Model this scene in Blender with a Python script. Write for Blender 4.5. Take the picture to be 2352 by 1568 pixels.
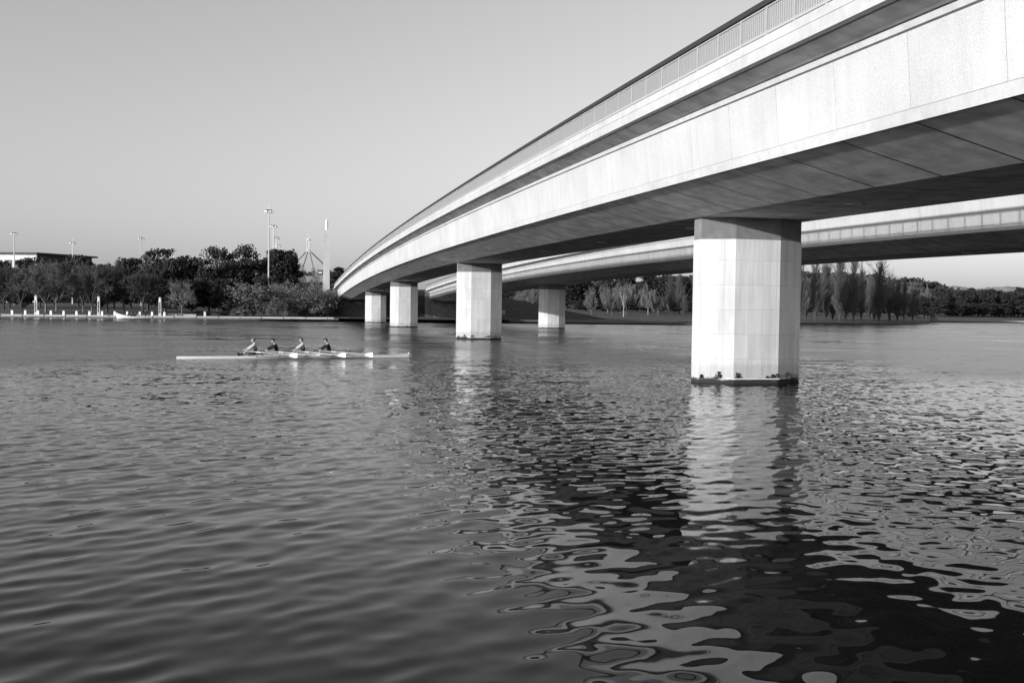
import bpy, bmesh, math, random
import numpy as np
from mathutils import Matrix, Vector
rnd = random.Random(7)
sc = bpy.context.scene
for o in list(bpy.data.objects): bpy.data.objects.remove(o)
C = sc.collection

# ---------------------------------------------------------------- camera
F_PX, W_PX, H_PX = 2290.0, 2352.0, 1568.0      # focal length and picture size in pixels of the photograph
CAM_Z = 2.8564
roll, pitch = math.atan(0.013), math.atan(-68.3 / F_PX)
fw = Vector((0, math.cos(pitch), math.sin(pitch))); up0 = Vector((0, -math.sin(pitch), math.cos(pitch))); r0 = Vector((1, 0, 0))
Rv = r0 * math.cos(roll) + up0 * math.sin(roll); Uv = up0 * math.cos(roll) - r0 * math.sin(roll)
cam = bpy.data.cameras.new('camera'); camo = bpy.data.objects.new('camera', cam); C.objects.link(camo)
M = Matrix((Rv, Uv, -fw)).transposed().to_4x4(); M.translation = (0, 0, CAM_Z); camo.matrix_world = M
cam.sensor_width = 36; cam.sensor_fit = 'HORIZONTAL'; cam.lens = 36 * F_PX / W_PX
cam.clip_start = 0.1; cam.clip_end = 30000; sc.camera = camo

# ---------------------------------------------------------------- sky, sun, exposure
SUN_EL = math.radians(9.4); SUN_AZ = math.radians(48)      # azimuth: from straight behind the camera towards the left
sun_dir = Vector((-math.sin(SUN_AZ) * math.cos(SUN_EL), -math.cos(SUN_AZ) * math.cos(SUN_EL), math.sin(SUN_EL)))
wd = bpy.data.worlds.new('World'); sc.world = wd; wd.use_nodes = True
nt = wd.node_tree; nt.nodes.clear()
sky = nt.nodes.new('ShaderNodeTexSky'); sky.sky_type = 'NISHITA'; sky.sun_disc = False
sky.sun_elevation = SUN_EL; sky.sun_rotation = math.atan2(sun_dir.x, sun_dir.y)
sky.air_density = 1.0; sky.dust_density = 2.35; sky.ozone_density = 1.0; sky.altitude = 550
sep = nt.nodes.new('ShaderNodeSeparateColor'); mx = nt.nodes.new('ShaderNodeVectorMath'); mx.operation = 'DOT_PRODUCT'
mx.inputs[1].default_value = (0.37, 0.05, 0.58)            # black-and-white film response
bg = nt.nodes.new('ShaderNodeBackground'); bg.inputs['Strength'].default_value = 0.15
out = nt.nodes.new('ShaderNodeOutputWorld')
nt.links.new(sky.outputs['Color'], mx.inputs[0]); nt.links.new(mx.outputs['Value'], bg.inputs['Color']); nt.links.new(bg.outputs[0], out.inputs['Surface'])
sl = bpy.data.lights.new('sun', 'SUN'); sl.energy = 3.8; sl.angle = math.radians(0.53); sl.color = (1, 1, 1)
slo = bpy.data.objects.new('sun', sl); C.objects.link(slo); slo.rotation_euler = sun_dir.to_track_quat('Z', 'Y').to_euler()
sc.view_settings.view_transform = 'Standard'; sc.view_settings.look = 'None'; sc.view_settings.gamma = 1; sc.view_settings.exposure = 0.6
sc.render.engine = 'CYCLES'; cy = sc.cycles
cy.use_denoising = True; cy.max_bounces = 6; cy.diffuse_bounces = 3; cy.glossy_bounces = 4; cy.transparent_max_bounces = 4
cy.blur_glossy = 1.0; cy.sample_clamp_indirect = 25.0; cy.caustics_refractive = False

# ---------------------------------------------------------------- helpers
def ray(px, py):
    return fw + Rv * ((px - W_PX / 2) / F_PX) - Uv * ((py - H_PX / 2) / F_PX)
def at(px, py, Y):                       # the point seen at a pixel at distance Y ahead
    d = ray(px, py); k = Y / d.y; return Vector((d.x * k, Y, CAM_Z + d.z * k))
def on_plane(px, py, z=0.0):
    d = ray(px, py); k = (z - CAM_Z) / d.z; return Vector((d.x * k, d.y * k, z))
BM = Vector((-10.57647, 133.74411, 0)); BU = Vector((-0.218969, 0.975732, 0)); BN = Vector((-0.975732, -0.218969, 0))
KV = 1.1e-4                               # crown of the bridge deck
def BP(s, t, z): return BM + BU * s + BN * t + Vector((0, 0, z - KV * s * s))
BMAT = Matrix((BU, BN, Vector((0, 0, 1)))).transposed().to_4x4()      # local axes: along, across, up

MATS = {}
def mat(name, col, rough=0.8, var=0.0, scale=1.0, bump=0.0, bscale=20.0, spec=0.3, metal=0.0, detail=4):
    if name in MATS: return MATS[name]
    m = bpy.data.materials.new(name); m.use_nodes = True; n = m.node_tree; b = n.nodes['Principled BSDF']
    b.inputs['Roughness'].default_value = rough; b.inputs['Specular IOR Level'].default_value = spec; b.inputs['Metallic'].default_value = metal
    b.inputs['Base Color'].default_value = (col, col, col, 1)
    tc = n.nodes.new('ShaderNodeTexCoord')
    if var:
        nz = n.nodes.new('ShaderNodeTexNoise'); nz.inputs['Scale'].default_value = scale; nz.inputs['Detail'].default_value = detail
        mr = n.nodes.new('ShaderNodeMapRange'); mr.inputs[1].default_value = 0.3; mr.inputs[2].default_value = 0.7
        mr.inputs[3].default_value = col * (1 - var); mr.inputs[4].default_value = col * (1 + var)
        n.links.new(tc.outputs['Object'], nz.inputs['Vector']); n.links.new(nz.outputs['Fac'], mr.inputs[0]); n.links.new(mr.outputs[0], b.inputs['Base Color'])
    if bump:
        nb = n.nodes.new('ShaderNodeTexNoise'); nb.inputs['Scale'].default_value = bscale; nb.inputs['Detail'].default_value = 3
        bp = n.nodes.new('ShaderNodeBump'); bp.inputs['Strength'].default_value = bump; bp.inputs['Distance'].default_value = 0.02
        n.links.new(tc.outputs['Object'], nb.inputs['Vector']); n.links.new(nb.outputs['Fac'], bp.inputs['Height']); n.links.new(bp.outputs[0], b.inputs['Normal'])
    MATS[name] = m; return m

def mesh_obj(name, verts, faces, material, parent=None, smooth=False):
    me = bpy.data.meshes.new(name); me.from_pydata([tuple(v) for v in verts], [], faces); me.update()
    if material: me.materials.append(material)
    if smooth: me.polygons.foreach_set('use_smooth', [True] * len(me.polygons))
    o = bpy.data.objects.new(name, me); C.objects.link(o)
    if parent: o.parent = parent
    return o
def np_mesh(name, V, Fq, material, parent=None, smooth=False):         # V (n,3), Fq (m,k) arrays
    me = bpy.data.meshes.new(name); V = np.asarray(V, np.float32); Fq = np.asarray(Fq, np.int32); k = Fq.shape[1]
    me.vertices.add(len(V)); me.vertices.foreach_set('co', V.ravel())
    me.loops.add(Fq.size); me.loops.foreach_set('vertex_index', Fq.ravel())
    me.polygons.add(len(Fq)); me.polygons.foreach_set('loop_start', np.arange(0, Fq.size, k, dtype=np.int32))
    me.polygons.foreach_set('loop_total', np.full(len(Fq), k, np.int32))
    me.polygons.foreach_set('use_smooth', np.full(len(Fq), smooth)); me.update(calc_edges=True)
    if material: me.materials.append(material)
    o = bpy.data.objects.new(name, me); C.objects.link(o)
    if parent: o.parent = parent
    return o
def share(name, me, parent=None, mw=None):
    o = bpy.data.objects.new(name, me); C.objects.link(o)
    if parent: o.parent = parent
    if mw is not None: o.matrix_basis = mw
    return o
def tag(o, label, cat, group=None):
    o['label'] = label; o['category'] = cat
    if group: o['group'] = group
    return o
def struct(o, kind='structure', label=None):
    o['kind'] = kind
    if label: o['label'] = label
    return o
def empty(name, loc=(0, 0, 0), rz=0.0, label=None, cat=None, group=None):
    o = bpy.data.objects.new(name, None); C.objects.link(o); o.location = loc; o.rotation_euler = (0, 0, rz)
    o.empty_display_size = 0.3
    if label: tag(o, label, cat, group)
    return o
class MB:                                 # collects boxes, prisms and tubes into one mesh
    def __init__(s): s.v = []; s.f = []
    def box(s, x0, x1, y0, y1, z0, z1):
        b = len(s.v); s.v += [(x, y, z) for z in (z0, z1) for x, y in ((x0, y0), (x1, y0), (x1, y1), (x0, y1))]
        s.f += [(b, b+3, b+2, b+1), (b+4, b+5, b+6, b+7), (b, b+1, b+5, b+4), (b+1, b+2, b+6, b+5), (b+2, b+3, b+7, b+6), (b+3, b, b+4, b+7)]; return s
    def hexa(s, P):                       # 8 points, bottom ring then top ring
        b = len(s.v); s.v += [tuple(p) for p in P]
        s.f += [(b, b+3, b+2, b+1), (b+4, b+5, b+6, b+7), (b, b+1, b+5, b+4), (b+1, b+2, b+6, b+5), (b+2, b+3, b+7, b+6), (b+3, b, b+4, b+7)]; return s
    def tube(s, pts, rad, n=8, cap=True):
        pts = [Vector(p) for p in pts]; rad = rad if isinstance(rad, (list, tuple)) else [rad] * len(pts); b = len(s.v)
        for i, p in enumerate(pts):
            d = (pts[min(i+1, len(pts)-1)] - pts[max(i-1, 0)]).normalized()
            a = d.cross(Vector((0, 0, 1)) if abs(d.z) < .95 else Vector((1, 0, 0))).normalized(); c = d.cross(a)
            s.v += [tuple(p + (a * math.cos(2*math.pi*k/n) + c * math.sin(2*math.pi*k/n)) * rad[i]) for k in range(n)]
        for i in range(len(pts) - 1):
            for k in range(n):
                s.f.append((b+i*n+k, b+i*n+(k+1) % n, b+(i+1)*n+(k+1) % n, b+(i+1)*n+k))
        if cap: s.f += [tuple(range(b+n-1, b-1, -1)), tuple(range(b+(len(pts)-1)*n, b+len(pts)*n))]
        return s
    def loft(s, rings, cap=True):
        b = len(s.v); n = len(rings[0])
        for r in rings: s.v += [tuple(p) for p in r]
        for i in range(len(rings) - 1):
            for k in range(n): s.f.append((b+i*n+k, b+i*n+(k+1) % n, b+(i+1)*n+(k+1) % n, b+(i+1)*n+k))
        if cap: s.f += [tuple(range(b+n-1, b-1, -1)), tuple(range(b+(len(rings)-1)*n, b+len(rings)*n))]
        return s
    def build(s, name, m, parent=None, smooth=False): return mesh_obj(name, s.v, s.f, m, parent, smooth)

# ---------------------------------------------------------------- concrete materials
def concrete(name, col, kind):
    m = bpy.data.materials.new(name); m.use_nodes = True; n = m.node_tree; L = n.links; b = n.nodes['Principled BSDF']
    b.inputs['Roughness'].default_value = 0.85; b.inputs['Specular IOR Level'].default_value = 0.25
    tc = n.nodes.new('ShaderNodeTexCoord'); geo = n.nodes.new('ShaderNodeNewGeometry')
    def noise(scale, detail, vec, rough=0.5):
        t = n.nodes.new('ShaderNodeTexNoise'); t.inputs['Scale'].default_value = scale; t.inputs['Detail'].default_value = detail; t.inputs['Roughness'].default_value = rough
        L.new(vec, t.inputs['Vector']); return t.outputs['Fac']
    def rng(v, a, c_, d, e):
        r = n.nodes.new('ShaderNodeMapRange'); r.inputs[1].default_value = a; r.inputs[2].default_value = c_; r.inputs[3].default_value = d; r.inputs[4].default_value = e
        L.new(v, r.inputs[0]); return r.outputs[0]
    def mul(a, c_):
        r = n.nodes.new('ShaderNodeMath'); r.operation = 'MULTIPLY'; L.new(a, r.inputs[0])
        if isinstance(c_, float): r.inputs[1].default_value = c_
        else: L.new(c_, r.inputs[1])
        return r.outputs[0]
    mp = n.nodes.new('ShaderNodeMapping'); L.new(tc.outputs['Object'] if kind == 'pier' else geo.outputs['Position'], mp.inputs['Vector'])
    if kind == 'soffit': mp.vector_type = 'TEXTURE'; mp.inputs['Rotation'].default_value = (0, 0, math.atan2(BU.y, BU.x))
    pos = tc.outputs['Object']
    broad = rng(noise(0.35, 4, geo.outputs['Position']), 0.3, 0.7, 0.90, 1.08)
    if kind == 'aggregate':
        sp = rng(noise(38, 3, geo.outputs['Position'], 0.75), 0.33, 0.62, 0.74, 1.12)
        mp.inputs['Scale'].default_value = (2.6, 2.6, 0.14)
        stv = rng(noise(1.0, 5, mp.outputs[0], .65), 0.34, 0.58, 0.93, 1.02)
        v = mul(mul(sp, broad), stv)
    elif kind == 'soffit':
        mp.inputs['Scale'].default_value = (6.0, 0.7, 1)
        v = mul(rng(noise(1.3, 5, geo.outputs['Position']), 0.3, 0.7, 0.72, 1.25), rng(noise(1.0, 5, mp.outputs[0], 0.6), 0.3, 0.7, 0.82, 1.16))
    elif kind == 'pier':
        # board marks: vertical form boards and pour joints, then waterline stains
        sx = n.nodes.new('ShaderNodeSeparateXYZ'); L.new(pos, sx.inputs[0])
        br = n.nodes.new('ShaderNodeTexBrick'); br.offset = 0.0
        br.inputs['Color1'].default_value = (1, 1, 1, 1); br.inputs['Color2'].default_value = (.90, .90, .90, 1); br.inputs['Mortar'].default_value = (.70, .70, .70, 1)
        br.inputs['Scale'].default_value = 1.0; br.inputs['Mortar Size'].default_value = 0.011; br.inputs['Mortar Smooth'].default_value = 0.4
        br.inputs['Brick Width'].default_value = 0.62; br.inputs['Row Height'].default_value = 1.02
        cb = n.nodes.new('ShaderNodeCombineXYZ'); ad = n.nodes.new('ShaderNodeMath'); ad.operation = 'ADD'
        L.new(sx.outputs[0], ad.inputs[0]); L.new(sx.outputs[1], ad.inputs[1]); L.new(ad.outputs[0], cb.inputs[0]); L.new(sx.outputs[2], cb.inputs[1])
        L.new(cb.outputs[0], br.inputs['Vector'])
        bw = n.nodes.new('ShaderNodeRGBToBW'); L.new(br.outputs['Color'], bw.inputs[0])
        mp.inputs['Scale'].default_value = (3, 3, 0.25)
        stv = rng(noise(1.0, 5, mp.outputs[0], .65), 0.32, 0.62, 0.80, 1.04)
        v = mul(mul(bw.outputs[0], stv), broad)
        gz = n.nodes.new('ShaderNodeSeparateXYZ'); L.new(geo.outputs['Position'], gz.inputs[0])
        nz = noise(2.2, 6, geo.outputs['Position'], .65)
        def band(h0, h1, amp, lo):            # stain whose upper rim wanders with the noise
            a = n.nodes.new('ShaderNodeMath'); a.operation = 'MULTIPLY_ADD'; L.new(nz, a.inputs[0]); a.inputs[1].default_value = -amp; L.new(gz.outputs[2], a.inputs[2])
            return rng(a.outputs[0], h0, h1, lo, 1.0)
        v = mul(mul(v, band(0.42, 0.62, 0.55, 0.80)), band(-0.06, 0.03, 0.42, 0.07))
    else:
        v = mul(rng(noise(3.0, 5, geo.outputs['Position'], .6), 0.3, 0.7, 0.88, 1.08), broad)
    v = mul(v, float(col))
    cc = n.nodes.new('ShaderNodeCombineColor')
    for i in range(3): L.new(v, cc.inputs[i])
    L.new(cc.outputs[0], b.inputs['Base Color'])
    nb = n.nodes.new('ShaderNodeTexNoise'); nb.inputs['Scale'].default_value = 30 if kind == 'aggregate' else 9; nb.inputs['Detail'].default_value = 4
    bp = n.nodes.new('ShaderNodeBump'); bp.inputs['Strength'].default_value = 0.5 if kind == 'aggregate' else 0.2; bp.inputs['Distance'].default_value = 0.012
    L.new(geo.outputs['Position'], nb.inputs['Vector']); L.new(nb.outputs['Fac'], bp.inputs['Height']); L.new(bp.outputs[0], b.inputs['Normal'])
    return m
M_AGG = concrete('exposed_aggregate', 0.45, 'aggregate'); M_SOF = concrete('soffit_concrete', 0.58, 'soffit')
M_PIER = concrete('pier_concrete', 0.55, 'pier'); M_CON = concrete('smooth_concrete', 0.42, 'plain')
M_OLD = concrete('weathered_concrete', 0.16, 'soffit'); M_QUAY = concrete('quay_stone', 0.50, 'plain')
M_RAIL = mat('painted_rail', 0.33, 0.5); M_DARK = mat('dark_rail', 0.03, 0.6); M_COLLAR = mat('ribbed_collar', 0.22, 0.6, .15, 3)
M_ASPH = mat('asphalt', 0.06, 0.9, .2, 3); M_WEED = mat('weed', 0.03, 0.9, .4, 6); M_PIPE = mat('pipe_paint', 0.6, 0.5)
M_CORE = mat('rough_core_concrete', 0.10, 0.9, .15, 2)
M_WHITE = mat('white_paint', 0.78, 0.35, .04, 2, spec=.5); M_LIGHTGREY = mat('light_grey_paint', 0.45, 0.5); M_STEEL = mat('galvanised_steel', 0.42, 0.45, .1, 5, metal=.2)
M_BLACK = mat('black_paint', 0.02, 0.5); M_LAMP = mat('lamp_housing', 0.7, 0.3, spec=.6)

# ---------------------------------------------------------------- water
def water_material():
    m = bpy.data.materials.new('lake_water'); m.use_nodes = True; n = m.node_tree; L = n.links; b = n.nodes['Principled BSDF']
    b.inputs['Base Color'].default_value = (.005, .005, .005, 1); b.inputs['Roughness'].default_value = 0.03; b.inputs['IOR'].default_value = 1.33; b.inputs['Specular IOR Level'].default_value = 0.30
    geo = n.nodes.new('ShaderNodeNewGeometry'); at_ = n.nodes.new('ShaderNodeAttribute'); at_.attribute_name = 'ripple'
    mp = n.nodes.new('ShaderNodeMapping'); mp.inputs['Rotation'].default_value = (0, 0, math.radians(45)); mp.inputs['Scale'].default_value = (4.4, 2.4, 1)
    L.new(geo.outputs['Position'], mp.inputs['Vector'])
    nz = n.nodes.new('ShaderNodeTexNoise'); nz.inputs['Scale'].default_value = 1.0; nz.inputs['Detail'].default_value = 3; L.new(mp.outputs[0], nz.inputs['Vector'])
    wz = n.nodes.new('ShaderNodeTexNoise'); wz.inputs['Scale'].default_value = 0.045; wz.inputs['Detail'].default_value = 3; L.new(geo.outputs['Position'], wz.inputs['Vector'])
    wr = n.nodes.new('ShaderNodeMapRange'); wr.inputs[1].default_value = .35; wr.inputs[2].default_value = .65; wr.inputs[3].default_value = .7; wr.inputs[4].default_value = 1.25; L.new(wz.outputs['Fac'], wr.inputs[0])
    sb = n.nodes.new('ShaderNodeVectorMath'); sb.operation = 'SUBTRACT'; sb.inputs[1].default_value = (.5, .5, .5); L.new(nz.outputs['Color'], sb.inputs[0])
    fl = n.nodes.new('ShaderNodeVectorMath'); fl.operation = 'MULTIPLY'; fl.inputs[1].default_value = (.42, .42, 0); L.new(sb.outputs[0], fl.inputs[0])
    mm = n.nodes.new('ShaderNodeMath'); mm.operation = 'MULTIPLY'; L.new(at_.outputs['Fac'], mm.inputs[0]); L.new(wr.outputs[0], mm.inputs[1])
    mp2 = n.nodes.new('ShaderNodeMapping'); mp2.inputs['Scale'].default_value = (.28, .55, 1); L.new(geo.outputs['Position'], mp2.inputs['Vector'])
    n2 = n.nodes.new('ShaderNodeTexNoise'); n2.inputs['Scale'].default_value = 1.0; n2.inputs['Detail'].default_value = 3; L.new(mp2.outputs[0], n2.inputs['Vector'])
    s2 = n.nodes.new('ShaderNodeVectorMath'); s2.operation = 'SUBTRACT'; s2.inputs[1].default_value = (.5, .5, .5); L.new(n2.outputs['Color'], s2.inputs[0])
    f2 = n.nodes.new('ShaderNodeVectorMath'); f2.operation = 'MULTIPLY_ADD'; f2.inputs[1].default_value = (.36, .36, 0); L.new(s2.outputs[0], f2.inputs[0]); L.new(fl.outputs[0], f2.inputs[2]); fl = f2
    sc_ = n.nodes.new('ShaderNodeVectorMath'); sc_.operation = 'SCALE'; L.new(fl.outputs[0], sc_.inputs[0]); L.new(mm.outputs[0], sc_.inputs['Scale'])
    ad = n.nodes.new('ShaderNodeVectorMath'); ad.operation = 'ADD'; L.new(geo.outputs['Normal'], ad.inputs[0]); L.new(sc_.outputs[0], ad.inputs[1])
    nm = n.nodes.new('ShaderNodeVectorMath'); nm.operation = 'NORMALIZE'; L.new(ad.outputs[0], nm.inputs[0]); L.new(nm.outputs[0], b.inputs['Normal'])
    rm = n.nodes.new('ShaderNodeMapRange'); rm.inputs[1].default_value = 0; rm.inputs[2].default_value = 1; rm.inputs[3].default_value = .02; rm.inputs[4].default_value = .22; pw = n.nodes.new('ShaderNodeMath'); pw.operation = 'POWER'; pw.inputs[1].default_value = 2.6; L.new(mm.outputs[0], pw.inputs[0]); L.new(pw.outputs[0], rm.inputs[0]); L.new(rm.outputs[0], b.inputs['Roughness'])
    return m
def build_water():
    rg = np.random.default_rng(11)
    comps = []
    def add(nc, l0, l1, srms, d0, spread):
        for _ in range(nc):
            lam = math.exp(rg.uniform(math.log(l0), math.log(l1))); a = d0 + rg.normal(0, spread)
            k = 2 * math.pi / lam; comps.append((k, k * math.cos(a), k * math.sin(a), srms / math.sqrt(nc) * math.sqrt(2) / k, rg.uniform(0, 2 * math.pi), lam, spread > 1))
    d0 = math.radians(-34)
    add(38, 0.30, 0.72, 0.046, d0, 0.28)
    add(34, 0.20, 0.36, 0.020, d0, 0.65)
    add(36, 0.24, 0.50, 0.022, 0.9, 1.8)
    add(30, 0.50, 1.0, 0.026, 0.9, 1.8)
    add(12, 0.9, 2.2, 0.020, d0, 0.45)
    NA = 860; ang = np.linspace(-math.radians(37), math.radians(37), NA)
    rr = [5.0]
    while rr[-1] < 95: rr.append(rr[-1] + max(0.04, 0.0021 * rr[-1]))
    rr = np.array(rr); NR = len(rr)
    X = np.outer(rr, np.sin(ang)); Y = np.outer(rr, np.cos(ang)); sp = np.maximum(np.gradient(rr), rr * (ang[1] - ang[0]))[:, None]
    Z = np.zeros_like(X); DX = np.zeros_like(X); DY = np.zeros_like(X); res = np.zeros((NR, NA)); tot = np.zeros((NR, NA))
    edge = np.clip((94 - rr) / 52, 0, 1)[:, None]
    shel = np.clip((rr - 9) / 15, 0, 1)[:, None]; shel = shel * shel * (3 - 2 * shel)      # short ripples die down in the lee of the near shore
    lee = np.clip((4 - X) / 9, 0, 1)                     # open water left of the bridge
    for k, kx, ky, a, p, lam, iso in comps:
        w = np.clip((lam / sp - 3.0) / 3.0, 0, 1) * edge
        g = (.52 + .48 * shel) if iso else np.maximum(.50 + .50 * lee, shel)
        if lam < .36: g = g * (.5 + .5 * shel)
        w = w * g
        ph = kx * X + ky * Y + p; Z += w * a * np.sin(ph); cs = .9 * w * a * np.cos(ph); DX += cs * (kx / k); DY += cs * (ky / k); s2 = (a * k) ** 2 * g ** 2; res += w * w * (a * k) ** 2; tot = tot + s2
    ripple = np.sqrt(np.clip(1 - res / np.maximum(tot, 1e-12), 0, 1))
    # wake trailing from the rowing shell
    bx0, by0, ux, uy = -18.47, 54.78, .9111, .4123; al = -((X - bx0) * ux + (Y - by0) * uy); dd = -(X - bx0) * uy + (Y - by0) * ux
    Z += .022 * np.exp(-(dd / (.5 + .05 * np.clip(al, 0, 40))) ** 2) * np.cos(2 * math.pi * dd / .9) * np.clip((al + .5) / 1.5, 0, 1) * np.clip((30 - al) / 14, 0, 1)
    X = X + DX; Y = Y + DY
    V = np.stack([X, Y, Z], -1).reshape(-1, 3); i = np.arange(NR * NA).reshape(NR, NA)
    Fq = np.stack([i[:-1, :-1], i[:-1, 1:], i[1:, 1:], i[1:, :-1]], -1).reshape(-1, 4)
    rip = ripple.reshape(-1)
    # outer sheet: far rings, and the coarse sides
    far = [95, 130, 180, 260, 400, 700, 1500]; a2 = np.linspace(-math.radians(37), math.radians(37), 95)
    b0 = len(V); V2 = np.array([[r * math.sin(a), r * math.cos(a), 0.0] for r in far for a in a2])
    j = np.arange(len(V2)).reshape(len(far), 95) + b0
    F2 = np.stack([j[:-1, :-1], j[:-1, 1:], j[1:, 1:], j[1:, :-1]], -1).reshape(-1, 4)
    V = np.vstack([V, V2]); Fq = np.vstack([Fq, F2]); rip = np.concatenate([rip, np.ones(len(V2))])
    for s in (-1, 1):
        a3 = np.linspace(math.radians(37), math.radians(125), 30) * s; r3 = [5.0, 12, 30, 95, 260, 700, 1500]
        b0 = len(V); V3 = np.array([[r * math.sin(a), r * math.cos(a), 0.0] for r in r3 for a in a3]); j = np.arange(len(V3)).reshape(7, 30) + b0
        F3 = np.stack([j[:-1, :-1], j[:-1, 1:], j[1:, 1:], j[1:, :-1]], -1).reshape(-1, 4)
        if s < 0: F3 = F3[:, ::-1]
        V = np.vstack([V, V3]); Fq = np.vstack([Fq, F3]); rip = np.concatenate([rip, np.ones(len(V3))])
    o = np_mesh('lake_water', V, Fq, water_material(), smooth=True)
    at_ = o.data.attributes.new('ripple', 'FLOAT', 'POINT'); at_.data.foreach_set('value', rip.astype(np.float32))
    struct(o, label='rippled dark lake water filling the lower half')
build_water()

# ---------------------------------------------------------------- the two bridges
SEG = 3.048; S0, S1 = -149.4, 149.4; NSEG = int(round((S1 - S0) / SEG))
GAP = 0.009
STN = [S0 + i * SEG for i in range(NSEG + 1)]
PIERS = [-93.67, -32.75, 35.27, 91.16]
def sweep(poly, s_list=STN):             # poly: (t, z) ring, swept along the crown curve, in the bridge's own axes
    m = MB(); m.loft([[(s, t, z - KV * s * s) for t, z in poly] for s in s_list]); return m
def seg_matrix(s, t=0.0, z=0.0):          # a piece at station s tilted with the deck
    return Matrix.Translation((s, t, z - KV * s * s)) @ Matrix.Rotation(math.atan(2 * KV * s), 4, 'Y')
def face_t(z): return 5.5 + (z - 8.56) * 0.2 / 1.96

def bridge_parts(bridge):
    # box girder core, recessed behind the facing panels and the soffit segments
    sweep([(5.60, 10.85), (5.36, 8.80), (2.45, 8.12), (-2.45, 8.12), (-5.36, 8.80), (-5.60, 10.85)][::-1]).build('girder', M_CORE, bridge)
    sweep([(6.48, 11.30), (6.48, 11.27), (6.29, 11.27), (6.29, 11.0), (5.70, 10.80), (-5.70, 10.80), (-6.29, 11.0), (-6.29, 11.27), (-6.48, 11.27), (-6.48, 11.30)][::-1]).build('deck_slab', M_SOF, bridge)
    sweep([(6.2, 11.36), (6.2, 11.305), (-6.2, 11.305), (-6.2, 11.36)][::-1]).build('road_surface', M_ASPH, bridge)
    for sg in (1, -1):
        e = lambda P: [(sg * t, z) for t, z in (P if sg < 0 else P[::-1])]
        sweep(e([(6.70, 11.53), (6.70, 11.285), (6.42, 11.285), (6.42, 11.53)])).build('fascia_coping', M_CON, bridge)
        sweep(e([(6.72, 11.262), (6.70, 10.95), (6.50, 10.95), (6.50, 11.262)])).build('fascia_beam', M_CON, bridge)
        sweep(e([(5.80, 10.70), (5.78, 10.56), (5.66, 10.53), (5.66, 10.78)])).build('cornice', M_CON, bridge)
        sweep(e([(5.545, 8.86), (5.515, 8.565), (5.42, 8.58), (5.42, 8.86)])).build('bottom_band', M_CON, bridge)
    # facing panels, one by one
    m = MB(); L2 = SEG / 2 - GAP / 2
    for (tA, tB) in ((0, 1),):
        z0, z1 = 8.866, 10.525
        P = [(-L2, face_t(z0) - .08, z0), (L2, face_t(z0) - .08, z0), (L2, face_t(z0) + .012, z0), (-L2, face_t(z0) + .012, z0),
             (-L2, face_t(z1) - .08, z1), (L2, face_t(z1) - .08, z1), (L2, face_t(z1) + .012, z1), (-L2, face_t(z1) + .012, z1)]
        m.hexa(P)
    p0 = m.build('panel', M_AGG, bridge); p0.matrix_basis = seg_matrix(STN[0] + SEG / 2)
    for i in range(1, NSEG): share('panel', p0.data, bridge, seg_matrix(STN[i] + SEG / 2))
    # soffit segments: two slopes and the flat keel
    m = MB(); O = [(5.43, 8.575), (2.5, 7.83), (-2.5, 7.83), (-5.43, 8.575)]; L2 = SEG / 2 - 0.012
    ring = O + [(t, z + .09) for t, z in O[::-1]]
    m.loft([[(x, t, z) for t, z in ring] for x in (-L2, L2)])
    q0 = m.build('soffit_segment', M_SOF, bridge); q0.matrix_basis = seg_matrix(STN[0] + SEG / 2)
    for i in range(1, NSEG): share('soffit_segment', q0.data, bridge, seg_matrix(STN[i] + SEG / 2))
    js = MB()
    for i in range(1, NSEG):
        mw = seg_matrix(STN[i]); b_ = len(js.v)
        ring2 = [(t, z - .004) for t, z in O] + [(t, z + .07) for t, z in O[::-1]]
        js.loft([[tuple(mw @ Vector((x, t, z))) for t, z in ring2] for x in (-.028, .028)])
    js.build('joint_seals', M_BLACK, bridge)['kind'] = 'stuff'
    # round access hatches in the keel
    m = MB(); m.loft([[(r * math.cos(a), r * math.sin(a), z) for a in [2*math.pi*k/20 for k in range(20)]] for r, z in ((.34, .02), (.34, -.05), (.27, -.05), (.25, -.01))])
    h0 = m.build('access_hatch', M_CON, bridge); hs = [-101.9 + 14.12 * k for k in range(15)]
    h0.matrix_basis = seg_matrix(hs[0], 0.05, 7.83)
    for s in hs[1:]: share('access_hatch', h0.data, bridge, seg_matrix(s, 0.05, 7.83))

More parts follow.
